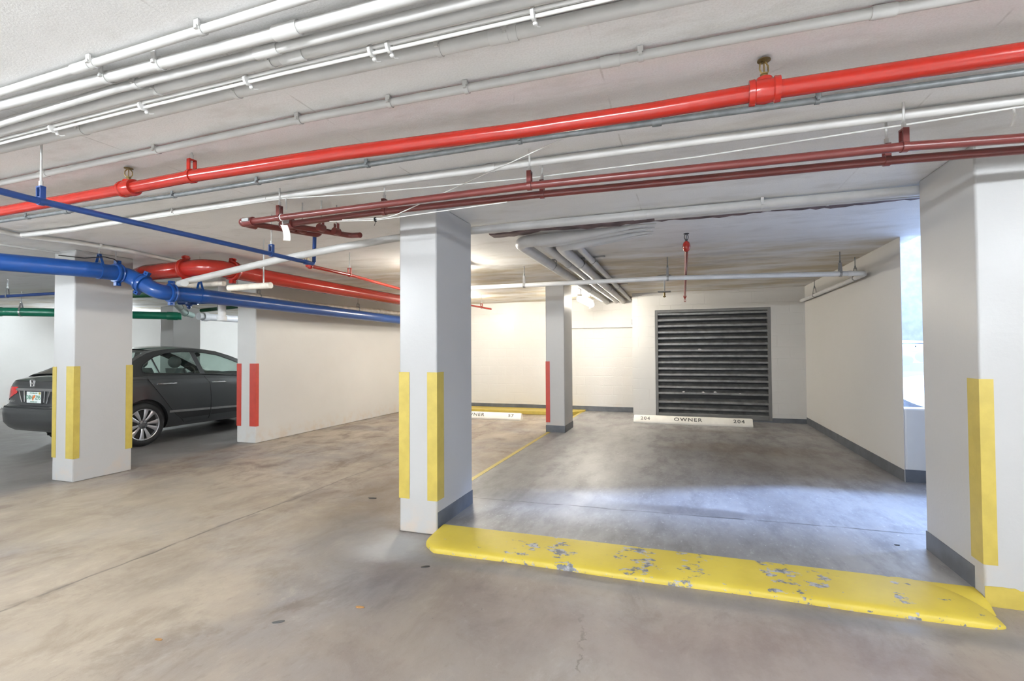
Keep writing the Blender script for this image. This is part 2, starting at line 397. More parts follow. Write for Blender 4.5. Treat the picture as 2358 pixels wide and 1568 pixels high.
M['orange'] = paint('orange fruit print', (.75,.19,.03), .5)

# ------------------------------------------------------------------ the setting
def structure(o, label=None, cat=None):
    o['kind'] = 'structure'
    if label: o['label'] = label
    if cat: o['category'] = cat
    return o

X0, X1, Y0, Y1 = -16.0, 7.0, -4.0, 12.0
OPEN_Y = 5.90        # beyond this, right of the bay wall, the ground lies under open sky
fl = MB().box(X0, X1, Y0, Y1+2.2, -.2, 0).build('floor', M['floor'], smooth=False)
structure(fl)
bs = MB().prism([(-2.06,3.385), (6.95,3.385), (6.95,5.88), (2.05,5.88), (2.05,9.95), (-.9,9.95), (-.9,10.75), (-2.06,10.75)], 'z', .0005, BAY).build('floor_bay', M['bay'], smooth=False)
structure(bs)
ce = MB().prism([(X0,Y0), (X1,Y0), (X1,OPEN_Y), (2.2,OPEN_Y), (2.2,Y1), (X0,Y1)], 'z', CEIL, CEIL+.1).build('ceiling', M['ceiling'], smooth=False)
structure(ce)
structure(MB().box(X0-.2, X0, Y0, Y1, 0, CEIL+.1).build('wall_left', M['wall'], smooth=False))
structure(MB().box(X0, X1, Y0-.2, Y0, 0, CEIL+.1).build('wall_behind', M['wallbounce'], smooth=False))
structure(MB().box(X0, -6.2, Y1, Y1+.2, 0, CEIL+.1).build('wall_far_left', M['wall'], smooth=False))
structure(MB().box(X1, X1+.2, Y0, 13.8, 0, CEIL+.1).build('wall_right', M['wallbounce'], smooth=False))
tag(MB().box(2.2, X1+8, 14.0, 14.6, 0, 4.6).build('outdoor_wall', M['yard'], smooth=False), 'pale concrete boundary wall outdoors seen through the narrow gap by the pillar', 'outdoor_wall')  # plain boundary wall closing off the yard outdoors
wa = MB().box(-6.37, -6.01, 5.83, Y1+.2, 0, CEIL).build('wall_aisle', M['wall'], smooth=False, bevel=.012)
structure(wa)
bb = MB().box(-6.01, -.9, 10.75, 10.95, 0, CEIL)
bb.box(-2.6, -.9, 10.715, 10.75, 1.83, CEIL)         # shallow beam over the wall by the louver bay
structure(bb.build('wall_back', M['block'], smooth=False, bevel=.006))
lv = MB().prism([(-.91,9.93), (-.49,9.93), (-.49,10.95), (-.91,10.95)], 'z', 0, CEIL)
lv.box(1.50, 2.04, 9.93, 10.95, 0, CEIL).box(-.49, 1.50, 9.93, 10.95, 2.11, CEIL).box(-.49, 1.50, 9.93, 10.95, 0, .075)
structure(lv.build('wall_louver', M['block'], smooth=False))
structure(MB().prism([(2.04,5.88), (2.043,5.88), (2.32,6.9), (2.32,10.95), (2.04,10.95)], 'z', 0, CEIL).build('wall_bay', M['wall'], smooth=False))
structure(MB().box(2.0435, X1, OPEN_Y-.02, OPEN_Y+.12, 0, .77).build('wall_parapet', M['wall'], smooth=False, bevel=.02))
structure(MB().box(1.487+.66, X1, 3.62, 3.78, 0, CEIL).build('wall_side', M['wall'], smooth=False))
structure(MB().box(2.33, X1, 6.03, 14.0, .0, .02).build('ground_outside', M['yard'], smooth=False))
# painted baseboards
T = .004
structure(MB().box(2.04-T, 2.04, 5.885, 9.93, BAY, .165).build('baseboard_right', M['base'], smooth=False))
b = MB().box(-.91, -.49, 9.93-T, 9.93, BAY, .10).box(1.50, 2.036, 9.93-T, 9.93, BAY, .13).box(-.49, 1.50, 9.93-T, 9.93, BAY, .0765).box(-.91-T, -.91, 9.93-T, 10.75, BAY, .13)
structure(b.build('baseboard_louver', M['base'], smooth=False))
structure(MB().box(-6.0, -.914, 10.75-T, 10.75, .03, .155).build('baseboard_back', M['base'], smooth=False))
structure(MB().box(2.0435, X1, OPEN_Y-.02-T, OPEN_Y-.02, BAY, .172).build('baseboard_parapet', M['base'], smooth=False))
# the rusty open joint in the ceiling at the mouth of the bay
g = MB()
xs = [-1.70 + .05*i for i in range(75)]
rows = []
for x in xs:
    a = 4.27 + .02*math.sin(7*x) + random.uniform(-.012,.012) + (.06 if x < -1.3 else 0); e = a + .16 + random.uniform(-.018,.018)
    rows.append([(x,a,CEIL-.002), (x,a+.02,CEIL-.012), (x,e-.02,CEIL-.012), (x,e,CEIL-.002)])
g.grid(rows)
structure(g.build('trim_1', M['rust'], smooth=False))

def wrap(mb, x0, x1, y0, y1, z0, z1, t=.003):
    mb.box(x0, x1, y0-t, y0, z0, z1)

def stripe(parent, col, faces, z0, z1, label):
    """a painted corner stripe: faces = list of (axis, fixed, a, b, side)"""
    mb = MB(); t = .0035
    for ax, f, a, b_, sd in faces:
        if ax == 'y': mb.box(a, b_, min(f, f+sd*t), max(f, f+sd*t), z0, z1)
        else: mb.box(min(f, f+sd*t), max(f, f+sd*t), a, b_, z0, z1)
    o = mb.build('corner_stripe', M[col], parent, smooth=False)
    o['label'] = label; return o

def column(x0, x1, y0, y1, z0, label):
    o = MB().box(x0, x1, y0, y1, z0, CEIL).build('column', M['column'], smooth=True, bevel=.010)
    tag(o, label, 'column'); o['kind'] = 'structure'; return o

c1 = column(-2.03, -1.717, 3.32, 3.97, 0, 'square white concrete column at the left end of the yellow kerb')
stripe(c1, 'yellow', [('y',3.32,-2.034,-1.945,-1), ('x',-2.03,3.32,3.41,-1)], .25, 1.195, 'yellow painted stripe')
stripe(c1, 'yellow', [('y',3.32,-1.795,-1.713,-1), ('x',-1.717,3.32,3.43,1)], .25, 1.195, 'yellow painted stripe')
MB().box(-1.717, -1.717+T, 3.33, 3.97, BAY, .165).build('painted_base', M['base'], c1, smooth=False)['label'] = 'dark grey painted base'
c2 = column(-6.385, -6.05, 3.50, 4.09, 0, 'white concrete column with three yellow corner stripes in front of the grey car')
stripe(c2, 'yellow', [('y',3.5,-6.389,-6.325,-1), ('x',-6.385,3.5,3.6,-1)], .245, 1.21, 'yellow painted stripe')
stripe(c2, 'yellow', [('y',3.5,-6.165,-6.046,-1), ('x',-6.05,3.5,3.557,1)], .245, 1.215, 'yellow painted stripe')
stripe(c2, 'yellow', [('x',-6.05,4.02,4.09,1), ('y',4.09,-6.14,-6.046,1)], .255, 1.215, 'yellow painted stripe')
c3 = column(-2.08, -1.775, 7.80, 8.40, BAY, 'small white column with dark grey base standing at the back of the bays')
stripe(c3, 'redstripe', [('y',7.8,-2.084,-2.015,-1), ('x',-2.08,7.8,7.9,-1)], .205, 1.18, 'red painted stripe')
pb = MB().box(-2.085, -1.77, 7.795, 7.80, BAY, .16).box(-1.775, -1.77, 7.795, 8.405, BAY, .16).box(-2.085, -2.08, 7.795, 8.405, BAY, .16)
pb.build('painted_base', M['base'], c3, smooth=False)['label'] = 'dark grey painted base'
c4 = column(1.487, 2.147, 3.31, 3.965, 0, 'broad white pillar with one yellow stripe at the right end of the kerb')
stripe(c4, 'yellow', [('y',3.31,1.483,1.545,-1), ('x',1.487,3.31,3.425,-1)], .215, 1.187, 'yellow painted stripe')
MB().box(1.487-T, 1.487, 3.40, 3.965, BAY, .17).build('painted_base', M['base'], c4, smooth=False)['label'] = 'dark grey painted base'
yb = []; random.seed(5)
for i in range(27):
    x = 1.487 + .66*i/26; yb.append((x, .10 + random.uniform(-.006,.008)))
MB().prism([(1.487,.0)] + yb + [(2.147,.0)], 'y', 3.31-T, 3.3095).build('painted_base', M['yellow'], c4, smooth=False)['label'] = 'yellow painted base'
c5 = column(-11.72, -11.3, 8.55, 9.25, 0, 'distant white column beyond the roof of the grey car')
stripe(wa, 'redstripe', [('y',5.83,-6.374,-6.285,-1), ('x',-6.37,5.83,5.92,-1)], .25, 1.185, 'red painted stripe')
stripe(wa, 'redstripe', [('y',5.83,-6.125,-6.006,-1), ('x',-6.01,5.83,5.885,1)], .25, 1.185, 'red painted stripe')

# yellow line on the left edge of the bay and raised kerb before the back wall
structure(MB().box(-2.062, -2.012, 3.99, 10.55, BAY, BAY+.002).build('trim_2', M['yellow'], smooth=False))
kb = MB().prism([(-5.98,10.2), (-2.25,10.2), (-1.98,10.55), (-1.98,10.745), (-5.98,10.745)], 'z', .0, .078)
kb2 = kb.build('back_kerb', M['yellow'], smooth=False, bevel=.01)
tag(kb2, 'low yellow kerb along the back wall behind the 57 wheel stop', 'kerb')
# ------------------------------------------------------------------ the worn yellow ramp kerb
mb = MB(); rows = []
xs_ = [-1.70 + 2.82*i/80 for i in range(80)] + [1.12 + .345*math.sin(PI/2*i/24) for i in range(25)]
N = len(xs_)-1
for x in xs_:
    yf = 3.035 + .006*math.sin(5*x); yk = 3.405; h = .062
    if x < -1.60: yf += (-1.60-x)*.9
    if x > 1.12:
        q = min(1, (x-1.12)/.345); h = .062*math.sqrt(max(0, 1-q**3)) + .001
        yk = 3.09 + .315*max(0, 1-q**2.2)**.62 + .0015; yf = 3.09 - .055*math.sqrt(max(0, 1-q**6)) - .0015 + .006*math.sin(5*x)*(1-q)
    pr = [(0,.0), (.004,.35), (.03,.52), (.10,.66), (.35,.80), (.70,.93), (.93,1.0), (.985,.97), (1.0,.80), (1.0,0)]
    rows.append([(x, yf+(yk-yf)*a, h*b_) for a, b_ in pr])
mb.grid(rows); n = len(rows[0]); mb.f.append(tuple(range(n))); mb.m.append(0); mb.f.append(tuple(range(N*n, N*n+n))[::-1]); mb.m.append(0)
mb.prism([(3.20,0),(3.26,.035),(3.34,.051),(3.41,.0525),(3.41,0)], 'x', 1.05, 1.4835)
kerb = mb.build('ramp_kerb', M['kerb'], smooth=True, angle=50)
tag(kerb, 'long worn yellow ramp kerb with peeling paint between two columns', 'kerb')
# ------------------------------------------------------------------ pipes under the ceiling
def locate(path, axis, val):
    i = 'xyz'.index(axis)
    for a, b in zip(path, path[1:]):
        if min(a[i], b[i]) <= val <= max(a[i], b[i]) and abs(a[i]-b[i]) > 1e-6:
            t = (val-a[i])/(b[i]-a[i]); return a.lerp(b, t), (b-a).normalized()
    e = min((path[0], path[-1]), key=lambda p: abs(p[i]-val)); d = (path[1]-path[0]).normalized()
    return e.copy(), d

def pipe(name, label, cat, mat, pts, r, rad=.12, couplings=(), straps=(), hangers=(), group=None, n=14, cmat=None, hmat=None, cl=.05, cr=1.22, rod=None, clevis='box', taper=None):
    path = fillet(pts, rad)
    root = MB().tube(path, r if taper is None else [taper(p) for p in path], n).build(name, mat, smooth=True, angle=60)
    tag(root, label, cat, group)
    for ax, v in couplings:
        p, d = locate(path, ax, v)
        MB().lathe(p - d*cl, d, [(0,r*1.02),(0,r*cr),(.004,r*cr*1.04),(2*cl-.004,r*cr*1.04),(2*cl,r*cr),(2*cl,r*1.02)], n+4, 0).build('coupling', cmat or mat, root, angle=40)
    for ax, v in straps:
        p, d = locate(path, ax, v)
        s = MB().lathe(p - d*.009, d, [(0,r*1.01),(0,r+.004),(.018,r+.004),(.018,r*1.01)], n+4, 0)
        side = d.cross(Vector((0,0,1))).normalized()
        s.obox(p + side*(r+.005) + Vector((0,0,(CEIL-p.z)/2-.001)), side*.003, d*.010, Vector((0,0,(CEIL-p.z)/2-.002)))
        s.obox(p + side*(r+.007) + Vector((0,0,-r*.2)), side*.005, d*.006, Vector((0,0,.006)))
        s.build('pipe_strap', cmat or mat, root, angle=40)
    for ax, v in hangers:
        p, d = locate(path, ax, v)
        side = d.cross(Vector((0,0,1))).normalized(); hm = hmat or mat
        top = min(p.z + r + (.055 if clevis == 'box' else .09), CEIL-.02)
        h = MB().lathe(p - d*.012, d, [(0,r*1.02),(0,r+.005),(.024,r+.005),(.024,r*1.02)], n+4, 0)
        w = max(.016, r*.55) if clevis == 'box' else r*.8
        for sg in (-1, 1):
            a = p + side*(sg*(w if clevis == 'box' else r*.95)) + Vector((0,0,r*.75 if clevis == 'box' else r*.3)); b_ = p + side*sg*(w if clevis == 'box' else .012); b_.z = top
            mid = (a+b_)/2; v2 = (b_-a)/2
            h.obox(mid, side*.003, d*.012, v2)
        tp = p.copy(); tp.z = top
        h.obox(tp, side*(w+.003 if clevis == 'box' else .016), d*.012, Vector((0,0,.004)))
        ho = h.build('hanger', hm, root, angle=40)
        q0 = p.copy(); q0.z = top - .012; q1 = p.copy(); q1.z = CEIL
        mm = MB().tube([q0, q1], .0055, 8)
        mm.tube([Vector((p.x,p.y,top)), Vector((p.x,p.y,top+.03))], .010, 8)
        mm.build('hanger_rod', rod or M['white'], ho)
    return root

W_ = M['white']; CD = M['conduit']
pipe('conduit', 'slim white conduit nearest the camera, outermost of the ceiling bundle', 'pipe', W_, [(-4.3,1.29,2.424),(-2.168,1.241,2.424),(-1.107,1.217,2.424),(.4,1.20,2.424)], .0145, .3,
     couplings=[('x',-2.12)], straps=[('x',-2.05),('x',-1.50)])
pipe('conduit', 'thick white conduit second from the camera with a fat coupling', 'pipe', W_, [(-4.5,1.36,2.405),(-2.75,1.302,2.41),(-1.226,1.305,2.41),(.6,1.295,2.41)], .0195, .3,
     couplings=[('x',-1.22)], straps=[('x',-2.08),('x',-1.80)])
pipe('cable', 'thin loose cable sagging between the two thickest white conduits', 'cable', M['cable'], [(-4.4,1.385,2.436),(-2.881,1.346,2.43),(-2.223,1.332,2.436),(-1.9,1.328,2.443)], .0045, .3)
pipe('conduit', 'white conduit third from the camera in the ceiling bundle', 'pipe', W_, [(-4.6,1.43,2.40),(-2.918,1.392,2.402),(-2.128,1.360,2.402),(-.55,1.366,2.402),(.8,1.36,2.402)], .0165, .3,
     couplings=[('x',-1.36)], straps=[('x',-2.0)])
pipe('conduit', 'white conduit fourth from the camera, beside the thin cables', 'pipe', W_, [(-4.7,1.50,2.405),(-3.044,1.452,2.408),(-2.157,1.425,2.408),(-1.357,1.421,2.408),(.9,1.425,2.408)], .020, .3,
     couplings=[('x',-1.30)], straps=[('x',-1.98),('x',-1.40)])
# bundle of thin cables
cbun = [((-4.8,1.545,2.398),(-3.09,1.487,2.396),(-2.15,1.462,2.394),(-1.08,1.456,2.396),(.9,1.460,2.396)), ((-4.8,1.555,2.380),(-3.06,1.493,2.379),(-2.26,1.470,2.376),(-1.38,1.461,2.379),(.9,1.468,2.380)),
        ((-4.8,1.572,2.394),(-3.0,1.508,2.393),(-2.36,1.486,2.391),(-1.0,1.477,2.393),(.9,1.480,2.394))]
for i, (p, l) in enumerate(zip(cbun, ('upper thin white cable strapped along the ceiling conduits', 'lower thin white cable strapped along the ceiling conduits', 'middle thin white cable strapped along the ceiling conduits'))):
    o = pipe('cable', l, 'cable', M['cable'], p, (.0065,.006,.005)[i], .5, group='thin cables along the conduits')
    if i == 1:
        for x in (-2.72,-2.12,-1.55,-1.0,-.93,-.42):
            q, d = locate([Vector(a) for a in p], 'x', x)
            k = MB().lathe(q + Vector((-.006,-.004,.006)), d, [(0,.017),(0,.020),(.010,.020),(.010,.017)], 12, 0)
            k.tube([q + Vector((0,.0,-.010)), q + Vector((.004,.022,-.018)), q + Vector((.010,.036,-.012))], .0022, 6)
            k.ball(q + Vector((0,.012,-.014)), .008, n=8)
            k.build('cable_tie', M['cable'], o)
pipe('conduit', 'ceiling coloured conduit lying flush beyond the thin cables', 'pipe', CD, [(-4.9,1.655,2.425),(-3.362,1.597,2.4215),(-2.703,1.590,2.4215),(-1.732,1.566,2.4215),(-.07,1.585,2.4215),(1.2,1.60,2.4215)], .0235, .3,
     straps=[('x',-2.70),('x',-1.72),('x',-.80),('x',-.55)], couplings=[('x',-.56)], cr=1.08)
pipe('conduit', 'long white conduit just before the big red sprinkler pipe', 'pipe', W_, [(-5.0,1.97,2.424),(-4.058,1.927,2.424),(-2.632,1.888,2.424),(-1.694,1.856,2.424),(.055,1.862,2.424),(2.4,1.90,2.424)], .0175, .3,
     couplings=[('x',-3.6),('x',-.24),('x',.62)], straps=[('x',-2.62),('x',-1.66),('x',-.82),('x',-.13),('x',-1.18)], cr=1.16, cl=.035)
# big red sprinkler main
RZ = 2.32
rp = [(-5.9,2.12,RZ),(-4.388,2.089,RZ),(-3.059,2.046,RZ),(-2.538,2.020,RZ),(-1.577,2.028,RZ),(-.670,2.080,RZ),(-.108,2.087,RZ),(.310,2.070,RZ),(1.073,2.080,RZ),(2.6,2.11,RZ)]
red = pipe('sprinkler_pipe', 'big glossy red sprinkler main crossing the whole ceiling', 'pipe', M['red'], rp, .033, .5, n=20, hangers=[('x',-2.54)], rod=M['white'])
def tee(root, p, d, r, scale=1.0):
    """cast sprinkler tee with a beaded rim at each end and a boss on top"""
    p = Vector(p); d = Vector(d).normalized(); q = scale
    m = MB().lathe(p - d*.055*q, d, [(0,r*1.0),(.002,r*1.42),(.022*q,r*1.46),(.026*q,r*1.30),(.055*q,r*1.42),(.084*q,r*1.30),(.088*q,r*1.46),(.108*q,r*1.42),(.11*q,r)], 24, 0)
    m.lathe(p + Vector((0,0,r*.6)), Vector((0,0,1)), [(0,r*1.05),(r*.5,r*1.0),(r*.85,r*.85),(r*.9,r*.5)], 20, 0)
    return m.build('sprinkler_tee', M['red'], root, angle=50)
def sprinkler_head(name, parent, p, up=1, mat=None, s=1.0):
    p = Vector(p); m = MB(); U = Vector((0,0,up)); mat = mat or M['brass']
    m.lathe(p, U, [(0,.011*s),(.012*s,.011*s),(.013*s,.014*s),(.018*s,.014*s),(.019*s,.008*s)], 12, 0)
    for a in (0, PI):
        c, q = math.cos(a+.6), math.sin(a+.6)
        m.tube([p + U*.016*s + Vector((c,q,0))*.010*s, p + U*.030*s + Vector((c,q,0))*.020*s, p + U*.050*s + Vector((c,q,0))*.019*s, p + U*.066*s + Vector((c,q,0))*.006*s], .003*s, 8)
    m.tube([p + U*.018*s, p + U*.064*s], .0028*s, 8)
    m.lathe(p + U*.064*s, U, [(0,.006*s),(.003*s,.024*s),(.006*s,.024*s),(.008*s,.012*s)], 18, 0)
    return m.build(name, mat, parent, angle=40)
rp = [Vector(a) for a in rp]
for x in (-3.075, .304):
    p, d = locate(rp, 'x', x); t_ = tee(red, p, d, .033); sprinkler_head('sprinkler_head', t_, p + Vector((0,0,.050)), s=.98)
# galvanised conduit
gv = pipe('conduit', 'dark galvanised conduit directly behind the big red pipe', 'pipe', M['galv'], [(-5.6,2.49,2.4215),(-5.206,2.479,2.4215),(-3.257,2.468,2.4215),(-1.833,2.432,2.4215),(-.77,2.412,2.4215),(.068,2.433,2.4215),(2.8,2.50,2.4215)], .0145, .3,
     straps=[('x',-4.84),('x',-3.26),('x',-2.51),('x',-1.69),('x',-.77),('x',.563)], couplings=[('x',-4.38),('x',-.10)], cl=.022, cr=1.35)
pipe('conduit', 'pale flush conduit between the galvanised conduit and the maroon pipes', 'pipe', CD, [(-5.615,2.835,2.4215),(-5.0,2.855,2.4215),(-3.644,2.770,2.4215),(-2.072,2.717,2.4215),(.075,2.720,2.4215),(2.8,2.765,2.4215)], .0225, .3,
     couplings=[('x',-2.75),('x',-1.05)], straps=[('x',-3.65)], cr=1.08, cl=.03)
pipe('conduit', 'pale conduit running back along the ceiling over the grey car', 'pipe', CD, [(-5.60,2.62,2.4215),(-5.665,2.824,2.4215),(-5.53,3.176,2.4215),(-5.50,3.677,2.4215),(-5.58,4.156,2.4215),(-5.60,4.30,2.4215)], .022, .2, straps=[('y',3.4)])
pipe('conduit', 'thin white conduit in the left corner beside the column top', 'pipe', W_, [(-6.36,2.7,2.425),(-6.333,3.019,2.425),(-6.291,3.40,2.425),(-6.29,3.488,2.425)], .012, .1)
cb = pipe('cable', 'single thin white cable sagging across the ceiling over the maroon pipes', 'cable', M['cable'], [(-5.15,2.79,2.385),(-2.557,2.677,2.385),(-2.074,2.752,2.385),(-.853,2.857,2.385),(.077,2.846,2.385),(1.353,2.725,2.385),(1.9,2.68,2.385)], .0045, .8)
for p in ((-2.51,2.68,2.385), (1.365,2.723,2.385)):
    MB().tube([Vector(p), Vector(p)+Vector((.004,-.006,-.03)), Vector(p)+Vector((-.004,.01,-.075))], .0045, 8).build('cable_end', M['cable'], cb)

# ---- maroon pipes with grooved elbows
MZ = 2.25
def mk(s, z=MZ): return s*(z-1.35)/(2.2-1.35)
k = (MZ-1.35)/(2.2-1.35)
def P3(x, y, z=MZ): return (x*k, y*k, z)
m1 = pipe('sprinkler_pipe', 'upper maroon pipe with a hanging white tag at its elbow', 'pipe', M['maroon'], [(3.2,2.72,MZ),P3(1.321,2.574),P3(.892,2.512),P3(-.738,2.456),P3(-2.489,2.51),P3(-2.70,2.52),(-2.63,3.16,MZ),(-2.63,3.16,MZ+.075)], .0205, .045,
     hangers=[('x',.895*k),('x',-.735*k),('x',-2.40*k)])
m2 = pipe('sprinkler_pipe', 'lower maroon pipe ending in a short upturned branch', 'pipe', M['maroon'], [(3.2,2.90,MZ),P3(1.399,2.727),P3(.886,2.675),P3(-.711,2.612),P3(-1.743,2.61),P3(-2.50,2.652),(-2.42,3.25,MZ),(-2.31,3.22,MZ-.012)], .0205, .045,
     hangers=[('x',.886*k),('x',-.71*k),('x',-1.70*k)])
for r_, c, x2 in ((m1, Vector((-2.70*k,2.52*k,MZ)), 1), (m2, Vector((-2.5*k,2.652*k,MZ)), 1)):
    e = MB(); e.ball(c, .036, 1, 1, .9, 16)
    e.tube([c, c+Vector((.085,-.003,0))], .031, 16); e.tube([c, c+Vector((.012,.085,0))], .031, 16)
    e.build('grooved_elbow', M['maroon'], r_, angle=60)
    MB().box(c.x+.015, c.x+.075, c.y-.040, c.y-.028, c.z-.006, c.z+.018).build('elbow_bolt_pad', M['steel'], r_, bevel=.003)
for r_, pts in ((m1, [(-2.64,2.98)]), (m2, [(-2.47,2.98), (-2.44,3.11)])):
    for (x, y) in pts:
        MB().lathe((x,y-.03,MZ), (0.1,1,0), [(0,.021),(0,.027),(.05,.027),(.05,.021)], 16, 0).box(x-.016,x-.012,y-.012,y+.012,MZ,MZ+.062).box(x+.012,x+.016,y-.012,y+.012,MZ,MZ+.062).build('hanger', M['maroon'], r_)
        MB().tube([(x,y,MZ+.05),(x,y,CEIL)], .005, 8).build('hanger_rod', M['white'], r_)
# curved white tag hung on the maroon pipe
rows = []
for i in range(11):
    a = -.35 + 1.9*i/10; c0 = Vector((-2.545, 2.665, MZ-.045))
    rows.append([c0 + Vector((.02*math.cos(a)+.018*i/10, -.01, -.10*i/10-.005)) + Vector((0, .02*math.sin(a), 0)), c0 + Vector((.02*math.cos(a)+.018*i/10+.058, -.01, -.10*i/10-.012)) + Vector((0, .02*math.sin(a), 0))])
tg = MB().grid(rows).build('hanging_tag', M['tagwhite'], smooth=True); tg.modifiers.new('thick', 'SOLIDIFY').thickness = .002
tag(tg, 'curled white paper tag strapped under the upper maroon pipe', 'tag')
MB().lathe((-2.525,2.655,MZ), (1,0,0), [(0,.0215),(0,.0235),(.008,.0235),(.008,.0215)], 16, 0).tube([(-2.522,2.66,MZ-.02),(-2.52,2.665,MZ-.055)], .002, 6).build('tag_strap', M['cable'], tg)
wz = MB()
for (a, b_, c_) in (((-2.2,2.735,2.215),(-1.85,2.74,2.192),(-.95,2.72,2.212)), ((-2.1,2.735,2.216),(-1.75,2.735,2.195),(-.55,2.50,2.444))):
    wz.tube(fillet([a,b_,c_],.6), .003, 6)
wr = wz.build('cable', M['cable']); tag(wr, 'thin loose wires draped along the lower maroon pipe', 'cable')
MB().lathe((-1.85,2.735,2.195), (1,.02,0), [(0,.014),(0,.016),(.004,.016),(.004,.014)], 14, 0).tube([(-1.847,2.735,2.18),(-1.852,2.73,2.155)], .0015, 6).build('cable_tie', M['black'], wr)

# ---- blue pipes
bt = pipe('sprinkler_pipe', 'thin blue pipe running back above the thick blue pipe', 'pipe', M['navy'], [(-3.09,.5,2.13),(-3.085,1.467,2.13),(-3.098,1.584,2.13),(-3.078,3.134,2.13),(-3.08,3.621,2.13),(-3.085,3.635,2.38)], .0170, .03,
     hangers=[('y',1.635),('y',3.134)], couplings=[('y',3.52)], cl=.02)
BZ1, BZ2 = 2.19, 2.0
blue = pipe('water_pipe', 'thick bright blue pipe running back with a double elbow offset', 'pipe', M['blue'], [(-6.3,1.4,BZ1),(-5.885,2.807,BZ1),(-5.617,3.35,BZ1),(-5.605,3.72,BZ1),(-5.27,3.82,BZ2),(-5.196,4.298,BZ2),(-5.513,9.017,BZ2),(-5.56,9.9,BZ2)], .080, .11, n=24, clevis='tri', hangers=[('y',3.46),('y',4.25)], rod=M['white'])
MB().tube([(-5.62,3.62,BZ1+.08),(-5.62,3.62,CEIL)], .007, 8).build('hanger_rod', M['white'], blue)
for p, d in (((-5.607,3.63,BZ1), (.0,1,0)), ((-5.435,3.765,2.095), (.335,.10,-.19)), ((-5.252,3.95,BZ2), (.12,1,0))):
    p = Vector(p); d = Vector(d).normalized()
    m = MB().lathe(p - d*.035, d, [(0,.080),(.003,.097),(.02,.101),(.026,.092),(.044,.092),(.05,.101),(.067,.097),(.07,.080)], 24, 0)
    s_ = d.cross(Vector((0,0,1))).normalized(); u_ = s_.cross(d)
    for sg in (-1, 1): m.obox(p + u_*sg*.113, s_*.022, d*.024, u_*.020); m.tube([p + u_*sg*.115 - s_*.04, p + u_*sg*.115 + s_*.04], .009, 8)
    m.build('pipe_clamp', M['blue'], blue, angle=40)
pipe('cable', 'black wire looped over the blue pipe hanger beside the column', 'cable', M['black'], [(-5.60,3.10,2.285),(-5.57,3.30,2.29),(-5.545,3.46,2.33),(-5.54,3.56,2.32),(-5.56,3.60,2.30)], .005, .1)

# ---- thick red riser pipe with elbows, and thin red branch
R2 = 2.27
rr = pipe('sprinkler_main', 'thick red pipe with flanged elbows running back above the blue pipe', 'pipe', M['red'], [(-6.62,4.36,R2+.01),(-6.35,4.30,R2+.01),(-5.80,4.07,R2),(-4.76,4.00,R2),(-4.81,4.65,R2),(-4.76,7.57,R2),(-4.74,9.6,R2)], .090, .19, n=28)
for p, d in (((-5.13,4.02,R2), (1,-.06,0)), ((-4.785,4.31,R2), (-.07,1,0))):
    p = Vector(p); d = Vector(d).normalized(); 
    m = MB().lathe(p - d*.035, d, [(0,.090),(.003,.106),(.02,.110),(.028,.100),(.042,.100),(.05,.110),(.067,.106),(.07,.090)], 28, 0)
    s_ = Vector((0,0,1)).cross(d).normalized()
    for sg in (-1, 1): m.obox(p + Vector((0,0,sg*.122)), s_*.024, d*.024, Vector((0,0,.020))); m.tube([p + Vector((0,0,sg*.122)) - s_*.045, p + Vector((0,0,sg*.122)) + s_*.045], .010, 8)
    m.build('pipe_clamp', M['red'], rr, angle=40)
rt = pipe('sprinkler_pipe', 'thin red branch pipe running back beside the centre column', 'pipe', M['red'], [(-3.47,4.04,2.2),(-3.468,4.642,2.2),(-3.614,5.913,2.2),(-3.702,8.524,2.2),(-3.66,9.45,2.2)], .0185, .3, hangers=[('y',4.642),('y',9.0)], couplings=[])
e = MB().ball((-3.475,4.03,2.2), .030, n=14); e.tube([(-3.475,4.03,2.2),(-3.51,4.03,2.215)], .024, 12); eo = e.build('pipe_elbow', M['red'], rt, angle=60)
sprinkler_head('sprinkler_head', eo, (-3.515,4.03,2.225))
# ---- white and cream pipes beside them
pipe('drain_pipe', 'white plastic pipe slanting across in front of the thick red pipe', 'pipe', M['white'], [(-4.45,3.47,2.01),(-4.795,3.653,2.04),(-3.30,3.48,2.165),(-2.58,3.43,2.215),(-2.22,3.63,2.30),(-2.14,4.02,2.385)], .031, .12, n=18, couplings=[('x',-4.66)], cl=.03, cr=1.06)
pipe('drain_pipe', 'cream pipe lying behind the slanting white pipe', 'pipe', M['cream'], [(-5.83,4.13,2.15),(-5.70,4.345,2.15),(-5.20,4.385,2.15),(-5.0,4.39,2.15)], .030, .1, n=16)
ob = MB()
path = [(-4.31,3.84,2.00),(-3.90,3.835,2.00),(-3.77,3.833,2.00)]
ob.tube(fillet(path,.1), .030, 18, cap=False); ob.tube(fillet(path,.1), .023, 18, cap=False)
op = ob.build('drain_pipe', M['cream'], smooth=True, recalc=False); tag(op, 'short open ended cream pipe under the thick red pipe', 'pipe')
MB().lathe((-3.771,3.833,2.00), (1,0,0), [(0,.023),(0,.0305),(.001,.0305),(.001,.023)], 20, 0).build('pipe_rim', M['cream'], op)
MB().tube([(-3.86,3.834,2.03),(-3.86,3.834,CEIL)], .007, 8).build('hanger_rod', M['white'], op)
pipe('drain_pipe', 'dusty cream pipe running back between the red and blue pipes', 'pipe', M['cream'], [(-5.63,5.02,2.13),(-5.61,5.41,2.13),(-5.79,6.58,2.13),(-5.50,8.96,2.135),(-5.45,9.8,2.135)], .042, .12, n=18, hangers=[('y',5.5),('y',7.8)], hmat=M['steel'], couplings=[('y',8.4)])
